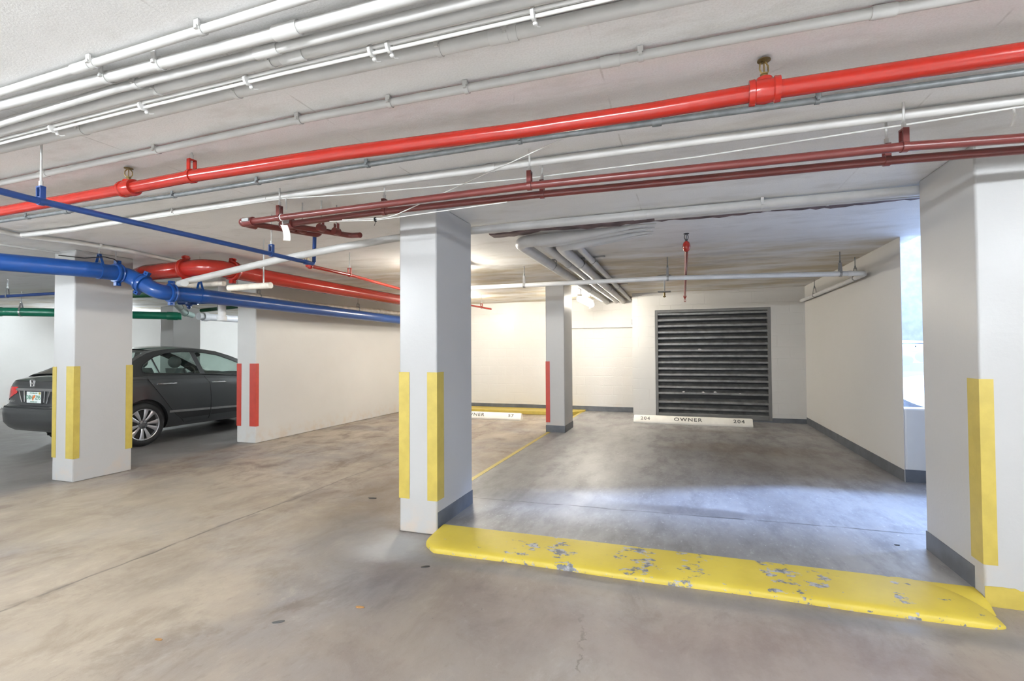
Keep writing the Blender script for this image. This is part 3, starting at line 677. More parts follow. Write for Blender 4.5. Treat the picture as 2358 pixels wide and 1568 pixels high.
pipe('drain_pipe', 'grey white vertical drain pipe hanging behind the blue pipe', 'pipe', M['greywhite'], [(-5.62,4.905,1.76),(-5.62,4.905,2.30),(-5.62,4.91,2.449)], .047, .06, n=18, couplings=[('z',1.79)], cl=.03)

# ---- beyond the car: pipes of the far aisle
gp = pipe('water_pipe', 'green pipe hung along the far aisle at the left edge', 'pipe', M['green'], [(-12.2,4.9,2.09),(-11.25,5.42,2.09),(-10.65,5.87,2.088),(-9.9,7.0,2.09),(-9.55,7.40,2.09)], .075, .4, n=18, hangers=[('x',-11.05)], hmat=M['steel'], clevis='tri', rod=M['steel'], couplings=[('x',-11.35),('x',-9.65)], cl=.09, cr=1.06)
pipe('water_pipe', 'pale grey green pipe slanting down behind the blue double elbow', 'pipe', M['pgreen'], [(-6.95,4.95,2.30),(-7.55,5.65,2.22),(-8.62,6.75,2.08),(-8.76,7.0,2.06)], .052, .15, n=16, couplings=[('x',-7.8),('x',-8.6)], hangers=[('x',-8.2)], hmat=M['steel'], clevis='tri', rod=M['steel'], cl=.03)
pipe('drain_pipe', 'pale lavender plastic drain pipe low behind the dark green pipe', 'pipe', M['lavender'], [(-8.80,7.16,2.055),(-8.78,8.0,2.05),(-8.62,9.0,2.03),(-8.5,10.5,2.0),(-8.45,11.9,1.98)], .07, .15, n=16, couplings=[('y',7.30)], hangers=[('y',8.3)], hmat=M['steel'], clevis='tri', rod=M['steel'])
pipe('sprinkler_pipe', 'dark green pipe crossing above the roof of the grey car', 'pipe', M['dgreen'], [(-8.45,6.93,2.135),(-8.2,6.95,2.15),(-6.45,6.72,2.2)], .035, .1, n=14, hangers=[('x',-8.0)], hmat=M['steel'], clevis='tri', rod=M['steel'])
pipe('sprinkler_pipe', 'dark green pipe stub behind the blue double elbow', 'pipe', M['dgreen'], [(-7.5,4.35,2.12),(-6.75,4.58,2.12),(-6.30,4.75,2.13)], .05, .1, n=14)
pipe('sprinkler_pipe', 'thin slate blue pipe above the green pipe at the left edge', 'pipe', M['navy'], [(-10.6,4.1,2.19),(-9.568,4.57,2.2),(-8.434,4.599,2.2),(-7.6,4.7,2.2)], .022, .1, hangers=[('x',-9.40)], hmat=M['steel'], clevis='tri', rod=M['steel'])
pipe('sprinkler_pipe', 'thin dark red pipe far behind the vertical drain pipe', 'pipe', M['maroon'], [(-10.6,11.2,2.22),(-8.6,10.9,2.2),(-6.6,11.2,2.18)], .04, .1)
vz = MB(); vz.tube([(-7.16,5.50,2.12),(-6.92,5.62,2.12)], .045, 16); vz.ball((-7.03,5.565,2.095), .055, n=14); vz.lathe((-7.03,5.565,2.05),(0,0,-1),[(0,.03),(.025,.03),(.027,.02),(.04,.018)],12,0); vz.tube([(-6.94,5.61,2.12),(-6.55,5.80,2.125)],.034,14)
vv = vz.build('pipe_valve', M['navy'], angle=50); tag(vv, 'dark blue valve hanging just behind the thick blue pipe', 'valve')
MB().tube([(-7.0,5.58,2.15),(-7.0,5.58,CEIL)], .006, 8).build('hanger_rod', M['steel'], vv)

# ---- pipes at the mouth of the bay
pipe('drain_pipe', 'white pipe spanning from the centre column to the broad pillar', 'pipe', M['greywhite'], [(-2.10,4.03,2.408),(-1.65,4.03,2.408),(-.22,4.02,2.408),(.70,4.02,2.408),(1.60,4.03,2.408)], .034, .3, n=18, couplings=[('x',-.30)], straps=[('x',.56)], cl=.05, cr=1.04)
pipe('conduit', 'thinner pale conduit behind the white pipe beside the broad pillar', 'pipe', CD, [(-.2,4.20,2.424),(.45,4.20,2.424),(1.0,4.20,2.424),(1.9,4.20,2.424)], .022, .3, straps=[('x',1.02)], couplings=[('x',.62)], cl=.03, cr=1.12)
# four bent conduits
for (x, ya, r, xr, lab) in ((-1.475,4.48,.056,-.20,'leftmost and longest of the four bent grey pipes over the bay'), (-1.275,4.63,.047,-.22,'second bent grey pipe from the left over the bay'),
                       (-1.135,4.77,.055,-.24,'third bent grey pipe from the left over the bay'), (-.985,4.89,.034,-.26,'thinnest rightmost bent grey pipe over the bay')):
    z = CEIL - r - .014
    pipe('conduit', lab, 'pipe', M['greywhite'], [(xr,ya+.01,CEIL-.004)] + [(xr-min(.9,xr-x-.17)*q/6,ya,CEIL-.001-(.004+(r-.004)*q/6)-.013*q/6) for q in range(1,7)] + [(x+.015,ya,z),(x,ya+.3,z),(x-.03,10.74,z)], r, .17 if r > .04 else .13, n=20,
         straps=[('y',5.85),('y',8.4)], cmat=M['steel'], group='bent pipes over the bay', taper=lambda p, r=r, xr=xr, L=min(.9, xr-x-.17): max(.003, .004+(r-.004)*min(1, (xr-p.x)/L)))
for y in (5.85, 8.4):
    o = MB().box(-1.56, -.84, y-.02, y+.02, CEIL-.0125, CEIL-.001).build('support_channel', M['steel'], smooth=False)
    tag(o, 'steel channel across the bent grey pipes, %s' % ('nearer the bay mouth' if y < 7 else 'nearer the back wall lamp'), 'bracket')
# conduit round the bay
pipe('drain_pipe', 'long grey pipe across the bay turning back along its right wall', 'pipe', M['greywhite'], [(-3.05,6.25,2.2),(-2.677,6.181,2.2),(-.155,6.175,2.2),(1.5,6.50,2.2),(1.965,6.59,2.2),(1.985,7.4,2.2),(1.985,9.92,2.2)], .029, .10, n=18, hangers=[('x',-1.93),('x',-.155),('x',1.70),('y',7.0),('y',9.0)], hmat=M['steel'], rod=M['galv'], clevis='tri', couplings=[('x',1.80)], cl=.025, cr=1.08)
# red sprinkler line in the bay
SZ = 2.27
sp = pipe('sprinkler_pipe', 'short red sprinkler pipe pointing back at the louvered vent', 'pipe', M['red'], [(.046,4.72,SZ),(.050,5.8,SZ),(.054,9.2,SZ)], .0165, .2, n=14, couplings=[('y',9.12)], cl=.05, cr=1.5)
e = MB().ball((.046,4.70,SZ), .034, 1, 1.2, 1.5, 16); eo = e.build('sprinkler_tee', M['red'], sp)
sprinkler_head('sprinkler_head', eo, (.046,4.70,SZ+.045), 1, M['black'])
sprinkler_head('sprinkler_head', sp, (.054,9.2,SZ-.02), -1, M['red'], .9)
# bare lamp holder on the bay ceiling
lh = MB().lathe((-.24,7.7,CEIL), (0,0,-1), [(0,.10),(.012,.10),(.02,.085),(.022,.02)], 24, 0)
lo = lh.build('ceiling_fitting', M['steel'], angle=40); tag(lo, 'small metal fitting hanging from the bay ceiling beside the red pipe', 'fitting')
MB().tube([(-.24,7.7,CEIL-.02),(-.24,7.7,2.20)], .012, 12).build('stem', M['white'], lo)
MB().box(-.33,-.15,7.63,7.77,2.205,2.213).build('deflector', M['steel'], lo, smooth=False)
MB().lathe((-.24,7.7,2.20), (0,0,-1), [(0,.014),(.05,.012),(.055,.022),(.07,.018),(.075,.005)], 14, 0).build('tip', M['brass'], lo)

# ------------------------------------------------------------------ louvered vent
vent = empty('louvered_vent', (.505, 9.95, .077)); tag(vent, 'big dark louvered vent in the back wall of the bay', 'vent')
f = MB(); x0, x1, z0, z1, y0, y1 = -.488, 1.498, .078, 2.108, 9.935, 10.10
f.box(x0, x0+.05, y0, y1, z0, z1).box(x1-.05, x1, y0, y1, z0, z1).box(x0+.05, x1-.05, y0, y1, z1-.05, z1).box(x0+.05, x1-.05, y0, y1, z0, z0+.075)
f.build('frame', M['louverframe'], vent, smooth=False, bevel=.003)
s = MB(); zs = [2.03 - .1145*i for i in range(13)]; zs += [.535, .37, .25, .145]
random.seed(3)
for i, z in enumerate(zs):
    tl = random.uniform(-.004,.004); dz = .068
    yA, yB = y0+.008, y0+.115
    a = x0+.046; b_ = x1-.046
    prof = [(yA+.003,z-.020),(yA,z-.016),(yA,z+.016),(yA+.004,z+.021),(yA+.012,z+.018),(yA+.012,z-.008),(yB,z+dz),(yB,z+dz-.006),(yA+.010,z-.020)]
    m_ = MB(); n_ = len(prof); st = 10; rws = []
    for q in range(st+1):
        x = a + (b_-a)*q/st; sag = .004*math.sin(PI*q/st)*(1 if i % 3 else -1) + tl*(q/st-.5)
        rws.append([(x, p[0], p[1]+sag) for p in prof])
    s.grid(rws, 0, True)
so = s.build('slats', M['louver'], vent, smooth=True, angle=30)
MB().box(x0+.05, x1-.05, y1-.025, y1-.015, z0, z1).build('backing', M['black'], vent, smooth=False)
random.seed(8)
pm = MB()
for (x, z) in ((.56,1.80),(.66,1.81),(.30,1.36),(.52,1.24),(.01,.565),(.36,.565),(.56,.57),(.98,.55)):
    c0 = [(x + random.uniform(.012,.03)*math.cos(2*PI*k/9)*1.3, z + random.uniform(.006,.014)*math.sin(2*PI*k/9)) for k in range(9)]
    pm.prism(c0, 'y', y0+.009, y0+.0105)
pm.build('paint_splashes', M['tagwhite'], vent, smooth=False)

# ------------------------------------------------------------------ wheel stops
def wheel_stop(x0, x1, yf, z, label, left, mid, right):
    r = empty('wheel_stop', ((x0+x1)/2, yf+.07, z)); tag(r, label, 'wheel stop')
    prof = [(yf+.004,z),(yf,z+.006),(yf,z+.034),(yf+.004,z+.040),(yf+.052,z+.128),(yf+.062,z+.134),(yf+.105,z+.134),(yf+.115,z+.128),(yf+.16,z+.04),(yf+.165,z)]
    m = MB(); rows = []
    for x, q in ((x0,.0),(x0+.012,.6),(x0+.03,1),(x1-.03,1),(x1-.012,.6),(x1,.0)):
        rows.append([(x, (yf+.0825) + (p[0]-yf-.0825)*(.93+.07*q), z + (p[1]-z)*(.93+.07*q)) for p in prof])
    m.grid(rows); n = len(prof); m.f.append(tuple(range(n))); m.m.append(0); m.f.append(tuple(range(5*n, 6*n))[::-1]); m.m.append(0)
    m.build('body', M['stop'], r, angle=35)
    d = Vector((0,.048,.088)).normalized(); nrm = Vector((0,-.088,.048)).normalized(); L = x1-x0
    for txt, fx, sz, mt, sx in ((left,.105,.082,'stencilpale',1.15), (mid,.472,.088,'stencil',1.25), (right,.89,.086,'stencil',1.2)):
        t = MB(); c = Vector((x0+L*fx, yf+.028, z+.084)) + nrm*.001
        text_mb(t, txt, sz, frame(c, (1,0,0), d), 0, space=1.22, bold=.002, sx=sx)
        t.build('stencilled_lettering', M[mt], r, smooth=False, recalc=False)
    return r
wheel_stop(-.845, 1.105, 9.22, BAY, 'white wheel stop stencilled 204 before the louvered vent', '204', 'OWNER', '204')
w57 = wheel_stop(-4.87, -2.98, 9.25, 0, 'white wheel stop stencilled 57 half hidden by the centre column', '57', 'OWNER', '57')

# small grey plate on the corner by the louver wall
o = MB().box(-.935, -.912, 9.96, 10.06, 1.86, 1.95).build('wall_plate', M['steel'], smooth=False, bevel=.003); tag(o, 'small grey plate on the wall edge left of the louvered vent', 'plate')
o = MB().lathe((2.035,6.10,.0),(0,0,1),[(0,.001)],3,0) if False else None

# little dark leaves and chips lying on the concrete
random.seed(21)
for i, (x, y, rz, s_, mt, lab) in enumerate(((-2.72,3.98,.2,.045,'black','dark leaf scrap on the tan floor before the long wall'), (-1.54,2.82,.5,.03,'black','dark scrap near the left end of the yellow kerb'),
        (-1.93,2.02,.6,.030,'louver','grey brown scrap in the middle of the tan floor'), (-2.35,1.72,.1,.022,'flake','small rust brown flake near the bottom of the photo'), (-1.63,2.27,.1,.028,'flake','larger rust brown flake among dark specks'), (1.33,3.98,.0,.018,'black','tiny dark chip beside the broad pillar base'))):
    z = BAY if i == 5 else 0
    ang = [2*PI*k/8 for k in range(8)]
    poly = [(x + s_*math.cos(a)*math.cos(rz)*random.uniform(.8,1.1) - .35*s_*math.sin(a)*math.sin(rz), y + s_*math.cos(a)*math.sin(rz) + .35*s_*math.sin(a)*math.cos(rz)*random.uniform(.8,1.1)) for a in ang]
    o = MB().prism(poly, 'z', z+.0005, z+.004).build('floor_scrap', M[mt], smooth=False); tag(o, lab, 'scrap')
# ------------------------------------------------------------------ the saloon car (local frame: x right, y forward from the rear axle)
def lerp_list(l, v):
    if v <= l[0][0]: return l[0][1]
    for (a, p), (b, q) in zip(l, l[1:]):
        if v <= b:
            t = (v-a)/(b-a); t2 = t*t*(3-2*t) if False else t; return p + (q-p)*t2
    return l[-1][1]
YC, HL, HW = 1.315, 2.245, .875
def _outline(n_pts=220, n=7.2):
    raw = []
    for i in range(6000):
        th = 2*PI*i/6000; c, s = math.cos(th), math.sin(th)
        x = HW*math.copysign(abs(c)**(2/n), c); y = YC + HL*math.copysign(abs(s)**(2/n), s)
        tp = 1 - .14*max(0, (y-2.3)/1.26)**2 - .03*max(0, (-y)/.93)**2
        raw.append(Vector((x*tp, y)))
    d = [0]
    for a, b in zip(raw, raw[1:] + raw[:1]): d.append(d[-1] + (b-a).length)
    out = []; j = 0
    for k in range(n_pts):
        t = d[-1]*k/n_pts
        while d[j+1] < t: j += 1
        f_ = (t-d[j])/max(1e-9, d[j+1]-d[j]); out.append(raw[j].lerp(raw[(j+1) % 6000], f_))
    return out
OUT = _outline()
ZT = [(-.93,.975),(-.7,1.00),(-.35,1.02),(.1,1.03),(.6,1.02),(1.1,.995),(1.6,.965),(2.2,.93),(2.7,.87),(3.2,.78),(3.56,.66)]
ZB = [(-.93,.30),(-.6,.25),(-.4,.23),(2.9,.20),(3.56,.22)]
SX = [(0,.925),(.06,.955),(.16,.985),(.30,.997),(.45,1.0),(.65,.993),(.80,.978),(.87,.968),(.885,.955),(.94,.945),(1,.935)]
ER = [(0,.945),(.06,.972),(.18,.996),(.36,1.0),(.47,.997),(.50,.978),(.53,.966),(.80,.962),(.93,.958),(1,.944)]
EF = [(0,.965),(.1,.99),(.3,1.0),(.5,.995),(.7,.98),(.9,.95),(1,.925)]
def shell(p, t, off=0.0):
    y0 = p.y; zb = lerp_list(ZB, y0); zt = lerp_list(ZT, y0)
    e = lerp_list(ER if y0 < YC else EF, t); s = lerp_list(SX, t)
    y = YC + (y0-YC)*e; x = p.x*s
    v = Vector((x, y, zb + (zt-zb)*t))
    if off:
        n = Vector((math.copysign(abs(p.x/HW)**4.2, p.x)/HW, math.copysign(abs((y0-YC)/HL)**4.2, y0-YC)/HL, 0)).normalized(); v += n*off
    return v
def side_pt(y, z, off=0.0, sg=1):
    """point of the right (or left) body side at height z"""
    zb = lerp_list(ZB, y); zt = lerp_list(ZT, y); t = (z-zb)/(zt-zb)
    best = min((p for p in OUT if p.x > 0), key=lambda p: abs(YC + (p.y-YC)*lerp_list(ER if p.y < YC else EF, t) - y))
    x = best.x*lerp_list(SX, max(0, min(1, t)))
    return Vector((sg*(x+off), y, z))
def glass_x(z): return .842 - (z-1.0)*.56 - max(0, z-1.3)*.25

def make_car(loc, label):
    root = empty('car', loc); tag(root, label, 'car')
    L = Vector(loc)
    def put(mb, name, mats, parent=root, **kw):
        mb.v = [tuple(Vector(v)+L) for v in mb.v]
        return mb.build(name, mats, parent, **kw)
    # ---- lower body, cut by the wheel arches
    ts = [0,.03,.07,.12,.18,.26,.36,.44,.475,.50,.525,.56,.64,.72,.80,.86,.88,.90,.94,.97,1.0]
    m = MB(); n = len(OUT)
    m.grid([[shell(p, t) for p in OUT] for t in ts], 0, True)
    m.f.append(tuple(range(n))[::-1]); m.m.append(0); m.f.append(tuple(range((len(ts)-1)*n, len(ts)*n))); m.m.append(0)
    body = put(m, 'body', [M['carpaint'], M['black']], angle=32)
    ct = MB()
    for y in (0, 2.70):
        for sg in (-1, 1): ct.lathe(Vector((sg*.60, y, .326))+L, (sg,0,0), [(0,.352),(.5,.352)], 48, 0)
    cut = ct.build('cutter', M['black'])
    md = body.modifiers.new('arch', 'BOOLEAN'); md.operation = 'DIFFERENCE'; md.object = cut; md.solver = 'EXACT'
    try: md.material_mode = 'TRANSFER'
    except Exception: pass
    dg = bpy.context.evaluated_depsgraph_get(); dg.update()
    me = bpy.data.meshes.new_from_object(body.evaluated_get(dg)); body.modifiers.clear(); body.data = me; bpy.data.objects.remove(cut)
    bm = bmesh.new(); bm.from_mesh(me)
    bmesh.ops.delete(bm, geom=[f_ for f_ in bm.faces if len(f_.verts) > 120 and f_.calc_center_median().z > .6], context='FACES_ONLY')
    bm.to_mesh(me); bm.free()
    for p in me.polygons: p.use_smooth = True
    try: me.set_sharp_from_angle(angle=math.radians(32))
    except Exception: pass
    # ---- trunk lid and bonnet skins
    def deck(ya, yb, crown, name, inset=0.0, extra=0.0):
        rows = []
        for i in range(15):
            y = ya + (yb-ya)*i/14; sp = [p for p in OUT if p.x > 0]
            q = min(sp, key=lambda p: abs(shell(p,1).y - y)); w = shell(q,1).x; z = lerp_list(ZT, q.y)
            cr_ = crown*min(1, (i if ya < 0 else 14-i)/3); rows.append([(w*(-1+2*j/16)*.998, y, z + cr_*(1-abs(-1+2*j/16)**2.4) + extra) for j in range(17)])
        return put(MB().grid(rows), name, M['carpaint'], angle=50)
    deck(-.805, -.28, .045, 'trunk_lid'); deck(2.25, 3.385, .07, 'bonnet')
    # ---- greenhouse
    rearc = [(-.46,1.045),(-.33,1.10),(-.15,1.19),(.02,1.28),(.16,1.343),(.30,1.380)]
    roofc = [(.30,1.380),(.42,1.398),(.60,1.418),(.80,1.426),(1.0,1.420),(1.18,1.404),(1.36,1.375)]
    frontc = [(1.36,1.375),(1.60,1.295),(1.85,1.19),(2.10,1.085),(2.35,.985),(2.52,.915)]
    def span(curve, w0, w1, bulge, inset=0.0, n=16):
        rows = []
        for (y, z) in curve:
            xe = glass_x(z) - inset
            rows.append([(xe*q, y + bulge*(1-q*q), z + .042*(1-q*q)*(1 if bulge == 0 else .55)) for q in [w0 + (w1-w0)*j/n for j in range(n+1)]])
        return rows
    put(MB().grid(span(roofc, -1, 1, 0)), 'roof', M['carpaint'], angle=60)
    put(MB().grid(span(rearc, -.90, .90, -.05)), 'rear_window', M['glass'], angle=60)
    put(MB().grid(span(frontc, -.93, .93, .06)), 'windshield', M['glass'], angle=60)
    fr = MB()
    for c, bl, wi in ((rearc, -.05, .90), (frontc, .06, .93)):
        for sg in (-1, 1): fr.grid(span(c, sg*wi*.985, sg*1.0, bl, 0, 4))
    put(fr, 'window_pillar', M['carpaint'], angle=60)
    hole = [(0.0,1.075),(.003,1.12),(.05,1.175),(.14,1.235),(.24,1.287),(.42,1.340),(.58,1.362),(.76,1.371),(.96,1.366),(1.16,1.344),(1.36,1.305),(1.58,1.225),(1.79,1.135),(1.98,1.045),(2.12,.975),(2.12,.955),(1.63,.972),(1.03,1.003),(.88,1.012),(.5,1.03),(.21,1.045),(.05,1.053)]
    outer = [(-.50,1.014)] + rearc + roofc[1:] + frontc[1:] + [(2.55,.88),(2.3,.90),(1.6,.955),(.9,1.005),(.1,1.02),(-.3,1.015)]
    def fill(polys, fn):
        cu = bpy.data.curves.new('c', 'CURVE'); cu.dimensions = '2D'; cu.fill_mode = 'BOTH'
        for pl in polys:
            sp = cu.splines.new('POLY'); sp.points.add(len(pl)-1); sp.use_cyclic_u = True
            for q, (y, z) in zip(sp.points, pl): q.co = (y, z, 0, 1)
        o = bpy.data.objects.new('c', cu); COL.objects.link(o); dg = bpy.context.evaluated_depsgraph_get(); dg.update()
        me = bpy.data.meshes.new_from_object(o.evaluated_get(dg))
        r = ([fn(v.co.x, v.co.y) for v in me.vertices], [tuple(p.vertices) for p in me.polygons])
        bpy.data.objects.remove(o); bpy.data.curves.remove(cu); bpy.data.meshes.remove(me); return r
    def dens(pl, k=3):
        return [(a[0]+(b[0]-a[0])*i/k, a[1]+(b[1]-a[1])*i/k) for a, b in zip(pl, pl[1:]+pl[:1]) for i in range(k)]
    for sg in (1, -1):
        m = MB(); vs, fs = fill([dens(outer), dens(hole)], lambda y, z: (sg*glass_x(z), y, z)); m.add(vs, fs)
        put(m, 'side_frame', M['carpaint'], smooth=False)
        def yb(z, a=.90, b_=.865): return a + (b_-a)*(z-1.0)/.37
        qs = dict(quarter=[p for p in hole if p[0] < .215] + [(.215,1.27),(.25,1.045)])
        rear = [(.21,1.045),(.20,1.27),(.24,1.287),(.42,1.340),(.58,1.362),(.76,1.371),(.87,1.370),(.90,1.012),(.5,1.03)]
        frn = [(.98,1.006),(.955,1.366),(1.16,1.344),(1.36,1.305),(1.58,1.225),(1.79,1.135),(1.98,1.045),(2.12,.975),(2.12,.955),(1.63,.972)]
        qtr = [(0.0,1.075),(.003,1.12),(.05,1.175),(.14,1.235),(.22,1.278),(.235,1.045),(.05,1.053)]
        for nm, pl in (('side_window', rear), ('side_window', frn), ('quarter_window', qtr)):
            vs, fs = fill([pl], lambda y, z: (sg*(glass_x(z)-.008), y, z)); put(MB().add(vs, fs), nm, M['glass'], smooth=False)
        m = MB()
        for pl in ([(.87,1.372),(.90,1.010),(.985,1.004),(.957,1.372)], [(.195,1.27),(.222,1.280),(.255,1.042),(.232,1.043)]):
            vs, fs = fill([pl], lambda y, z: (sg*(glass_x(z)+.003), y, z)); m.add(vs, fs)
        m.tube([(sg*(glass_x(z)+.002), y, z) for y, z in hole + hole[:1]], .0075, 6)
        put(m, 'window_trim', M['black'], smooth=False)
        # doors: thin skins a hair proud of the body, outlined by dark gaps
        def door_yr_front(z): return lerp_list([(.27,1.045),(.40,1.065),(.70,1.07),(.86,1.06),(1.0,.955)], z)
        def door_yr_rear(z): return lerp_list([(.27,.62),(.33,.57),(.44,.44),(.64,.29),(.78,.19),(.89,.11),(1.03,.03)], z)
        def door_f_end(z): return lerp_list([(.27,2.22),(.5,2.24),(.9,2.16)], z)
        for a, b_, hy, hz in ((door_yr_rear, door_yr_front, (.19,.48), .892), (door_yr_front, door_f_end, (1.08,1.36), .868)):
            rows = []
            for i in range(19):
                fz = i/18; row = []
                for j in range(11):
                    fy = j/10; zt = lerp_list(ZT, .5 if a is door_yr_rear else 1.5) - .018
                    z = .275 + (zt-.275)*fz; ya = a(z)+.006; ye = b_(z)-.006; y = ya + (ye-ya)*fy
                    row.append(side_pt(y, min(z, lerp_list(ZT, y)-.004), .004, sg))
                rows.append(row)
            d_ = put(MB().grid(rows), 'door', M['carpaint'], angle=50)
            g_ = MB(); g_.tube([side_pt(a(.275+.70*i/14), .275+.70*i/14, .0035, sg) for i in range(15)], .0045, 6)
            put(g_, 'door_gap', M['black'], d_)
            g_ = MB(); yc = (hy[0]+hy[1])/2
            pts = [side_pt(hy[0]+(hy[1]-hy[0])*i/8, hz - .006*i/8, .012+.022*math.sin(PI*i/8), sg) for i in range(9)]
            g_.tube(pts, [.008,.012,.013,.013,.013,.013,.013,.012,.008], 10)
            put(g_, 'door_handle', M['chrome'], d_)
            g_ = MB(); c_ = side_pt(yc, hz-.004, .004, sg); g_.ball(c_, .04, .10, 1.0, .62, 14); put(g_, 'handle_recess', M['black'], d_)
            zz = (.462,.425) if a is door_yr_rear else (.438,.40)
            y0_ = a(.46)-.0 if a is not door_yr_rear else .36
            rows = [[side_pt(y, zc - .035*(y-.4), .008, sg) for y in [y0_ + (b_(.46)-.012-y0_)*j/10 for j in range(11)]] for zc in (.478,.470,.452,.444)]
            o_ = put(MB().grid(rows), 'side_strip', M['steel'], d_)
            rows = [[side_pt(y, zc - (.035*(y-.4) if zc > .38 else 0), .006, sg) for y in [max(a(zc), y0_)+.01 + (b_(zc)-.012-max(a(zc), y0_)-.01)*j/10 for j in range(11)]] for zc in (.443,.40,.36,.335)]
            put(MB().grid(rows), 'lower_cladding', M['black'], d_)
        g_ = MB(); g_.tube([side_pt(-.55 + 2.7*i/24, .982-.036*(i/24)*1.8, .001, sg) for i in range(25)], .005, 6)
        put(g_, 'shoulder_crease', M['carpaint'])
        # door mirror
        g_ = MB(); c_ = Vector((sg*.93, 1.93, .99)); g_.ball(c_, .10, 1.0, .75, .72, 16); g_.tube([c_+Vector((-sg*.02,0,-.03)), Vector((sg*.83,1.98,.94))], .025, 8)
        put(g_, 'door_mirror', M['carpaint'], angle=60)
    # ---- lamps as skins over the shell corners
    def patch(sel, t0, t1, off, name, mt, nt=8, shape=None):
        rows = []
        for i in range(nt+1):
            t = t0 + (t1-t0)*i/nt
            rows.append([shell(p, t, off) for p in sel])
        return put(MB().grid(rows), name, M[mt], angle=60)
    def ring(x0, x1, rear=True):
        return sorted([p for p in OUT if (p.y < 0) == rear and x0 <= p.x <= x1 and abs(p.y-YC) > 1.9], key=lambda p: p.x)
    for sg in (1, -1):
        sel = [p for p in OUT if p.y < -.42 and p.x*sg > .36]
        sel = sorted(sel, key=lambda p: (math.atan2(p.y+.2, p.x*sg)))
        inn = [p for p in sel if p.x*sg < .70 and p.y < -.80]; outr = [p for p in sel if not (p.x*sg < .70 and p.y < -.80)]
        lamp = None
        rows = []
        for i in range(9):
            t = .60 + .29*i/8
            row = []
            for p in sel:
                xa = p.x*sg
                lo = .60 + max(0, (.66-xa))*.62           # the lamp narrows to a hook towards the plate
                tt = lo + (.885-lo)*i/8
                row.append(shell(p, tt, .006))
            rows.append(row)
        lamp = put(MB().grid(rows), 'tail_lamp', M['redlens'], angle=60)
        cl = [p for p in OUT if p.x*sg > .70 and -.93 < p.y < -.70]
        cl = sorted(cl, key=lambda p: p.y)
        put(MB().grid([[shell(p, .60+.10*i/3, .010) for p in cl] for i in range(4)]), 'reverse_lens', M['clearlens'], lamp, angle=60)
        hd = sorted([p for p in OUT if p.y > 3.0 and p.x*sg > .42], key=lambda p: p.y*2 - p.x*sg)
        hl = patch(hd, .60, .90, .006, 'headlamp', 'headlens')
        c_ = shell(hd[len(hd)*2//3], .74, .012); put(MB().ball(c_, .05, 1, 1, .9, 14), 'lamp_bulb', M['chrome'], hl)
    # ---- rear panel: chrome bar, plate recess, plate, badge, lid gap
    mid = [p for p in sorted([p for p in OUT if p.y < -.8], key=lambda p: p.x) if abs(p.x) < .40]
    patch(mid, .815, .865, .020, 'chrome_bar', 'chrome', 4)
    gapp = sorted([p for p in OUT if p.y < -.6], key=lambda p: p.x)
    g_ = MB(); g_.tube([shell(p, .487, .004) for p in gapp if abs(p.x) < .74], .009, 6)
    for sg in (1, -1):
        pp = [p for p in gapp if .64 < p.x*sg < .72][0]; g_.tube([shell(pp, .487+.11*i/6, .003) for i in range(7)], .006, 6)
    put(g_, 'lid_gap', M['black'])
    mid2 = [p for p in mid if abs(p.x) < .27]
    yr = shell(mid[len(mid)//2], .7).y - .004
    g_ = MB(); g_.prism([(-.20,.855),(.20,.855),(.185,.70),(.165,.675),(-.165,.675),(-.185,.70)], 'y', yr-.006, yr+.01)
    put(g_, 'plate_recess', M['black'], smooth=False)
    for sg in (-1, 1):
        g_ = MB().tube([(sg*.33,yr-.006,.86),(sg*.29,yr-.008,.76),(sg*.255,yr-.008,.69)], .007, 8); g_.tube([(sg*.215,yr-.006,.85),(sg*.205,yr-.008,.70)], .006, 8)
        put(g_, 'trim_strip', M['chrome'])
    pl = put(MB().prism([(-.15,.69),(.15,.69),(.15,.84),(-.15,.84)], 'y', yr-.014, yr-.008), 'licence_plate', M['plate'], smooth=False, bevel=.003)
    F = lambda x, z: frame(Vector((x, yr-.0155, z))+L, (1,0,0), (0,0,1))
    t_ = MB()
    text_mb(t_, 'DBN', .078, F(-.088,.762), 0, space=1.0, bold=.001, sx=.86); text_mb(t_, 'Z95', .078, F(.090,.762), 0, space=1.0, bold=.001, sx=.86)
    text_mb(t_, 'MYFLORIDA.COM', .020, F(0,.822), 0); text_mb(t_, 'SUNSHINE STATE', .019, F(0,.704), 0)
    t_.build('plate_lettering', M['plategreen'], pl, smooth=False, recalc=False)
    g_ = MB()
    for (x, z, r_) in ((.012,.778,.020),(-.012,.758,.018),(-.016,.736,.013)):
        g_.prism([(x+r_*math.cos(2*PI*k_/14), z+r_*math.sin(2*PI*k_/14)) for k_ in range(14)], 'y', yr-.0160, yr-.0145)
    put(g_, 'plate_oranges', M['orange'], pl, smooth=False)
    put(MB().prism([(.105,.805),(.142,.805),(.142,.836),(.105,.836)], 'y', yr-.0158, yr-.0145), 'plate_sticker', M['yellow'], pl, smooth=False)
    # chrome H badge in its rounded frame
    yb_ = yr - .008; g_ = MB(); zc = .955
    rim = [(-.052,.034),(-.045,.042),(.045,.042),(.052,.034),(.040,-.036),(.033,-.042),(-.033,-.042),(-.040,-.036)]
    g_.tube([(x, yb_-.020, zc+z) for x, z in rim + rim[:1]], .0055, 8)
    for sg in (-1, 1): g_.tube([(sg*.034,yb_-.020,zc+.036),(sg*.022,yb_-.024,zc),(sg*.026,yb_-.020,zc-.036)], .0075, 8)
    g_.tube([(-.022,yb_-.024,zc-.002),(.022,yb_-.024,zc-.002)], .007, 8)
    put(g_, 'badge', M['chrome'], angle=60)
    t_ = MB(); text_mb(t_, 'CIVIC', .040, frame(Vector((-.50, yr-.004, .70))+L, (1,.02,0), (0,0,1)), 0, space=1.3, sx=1.3)
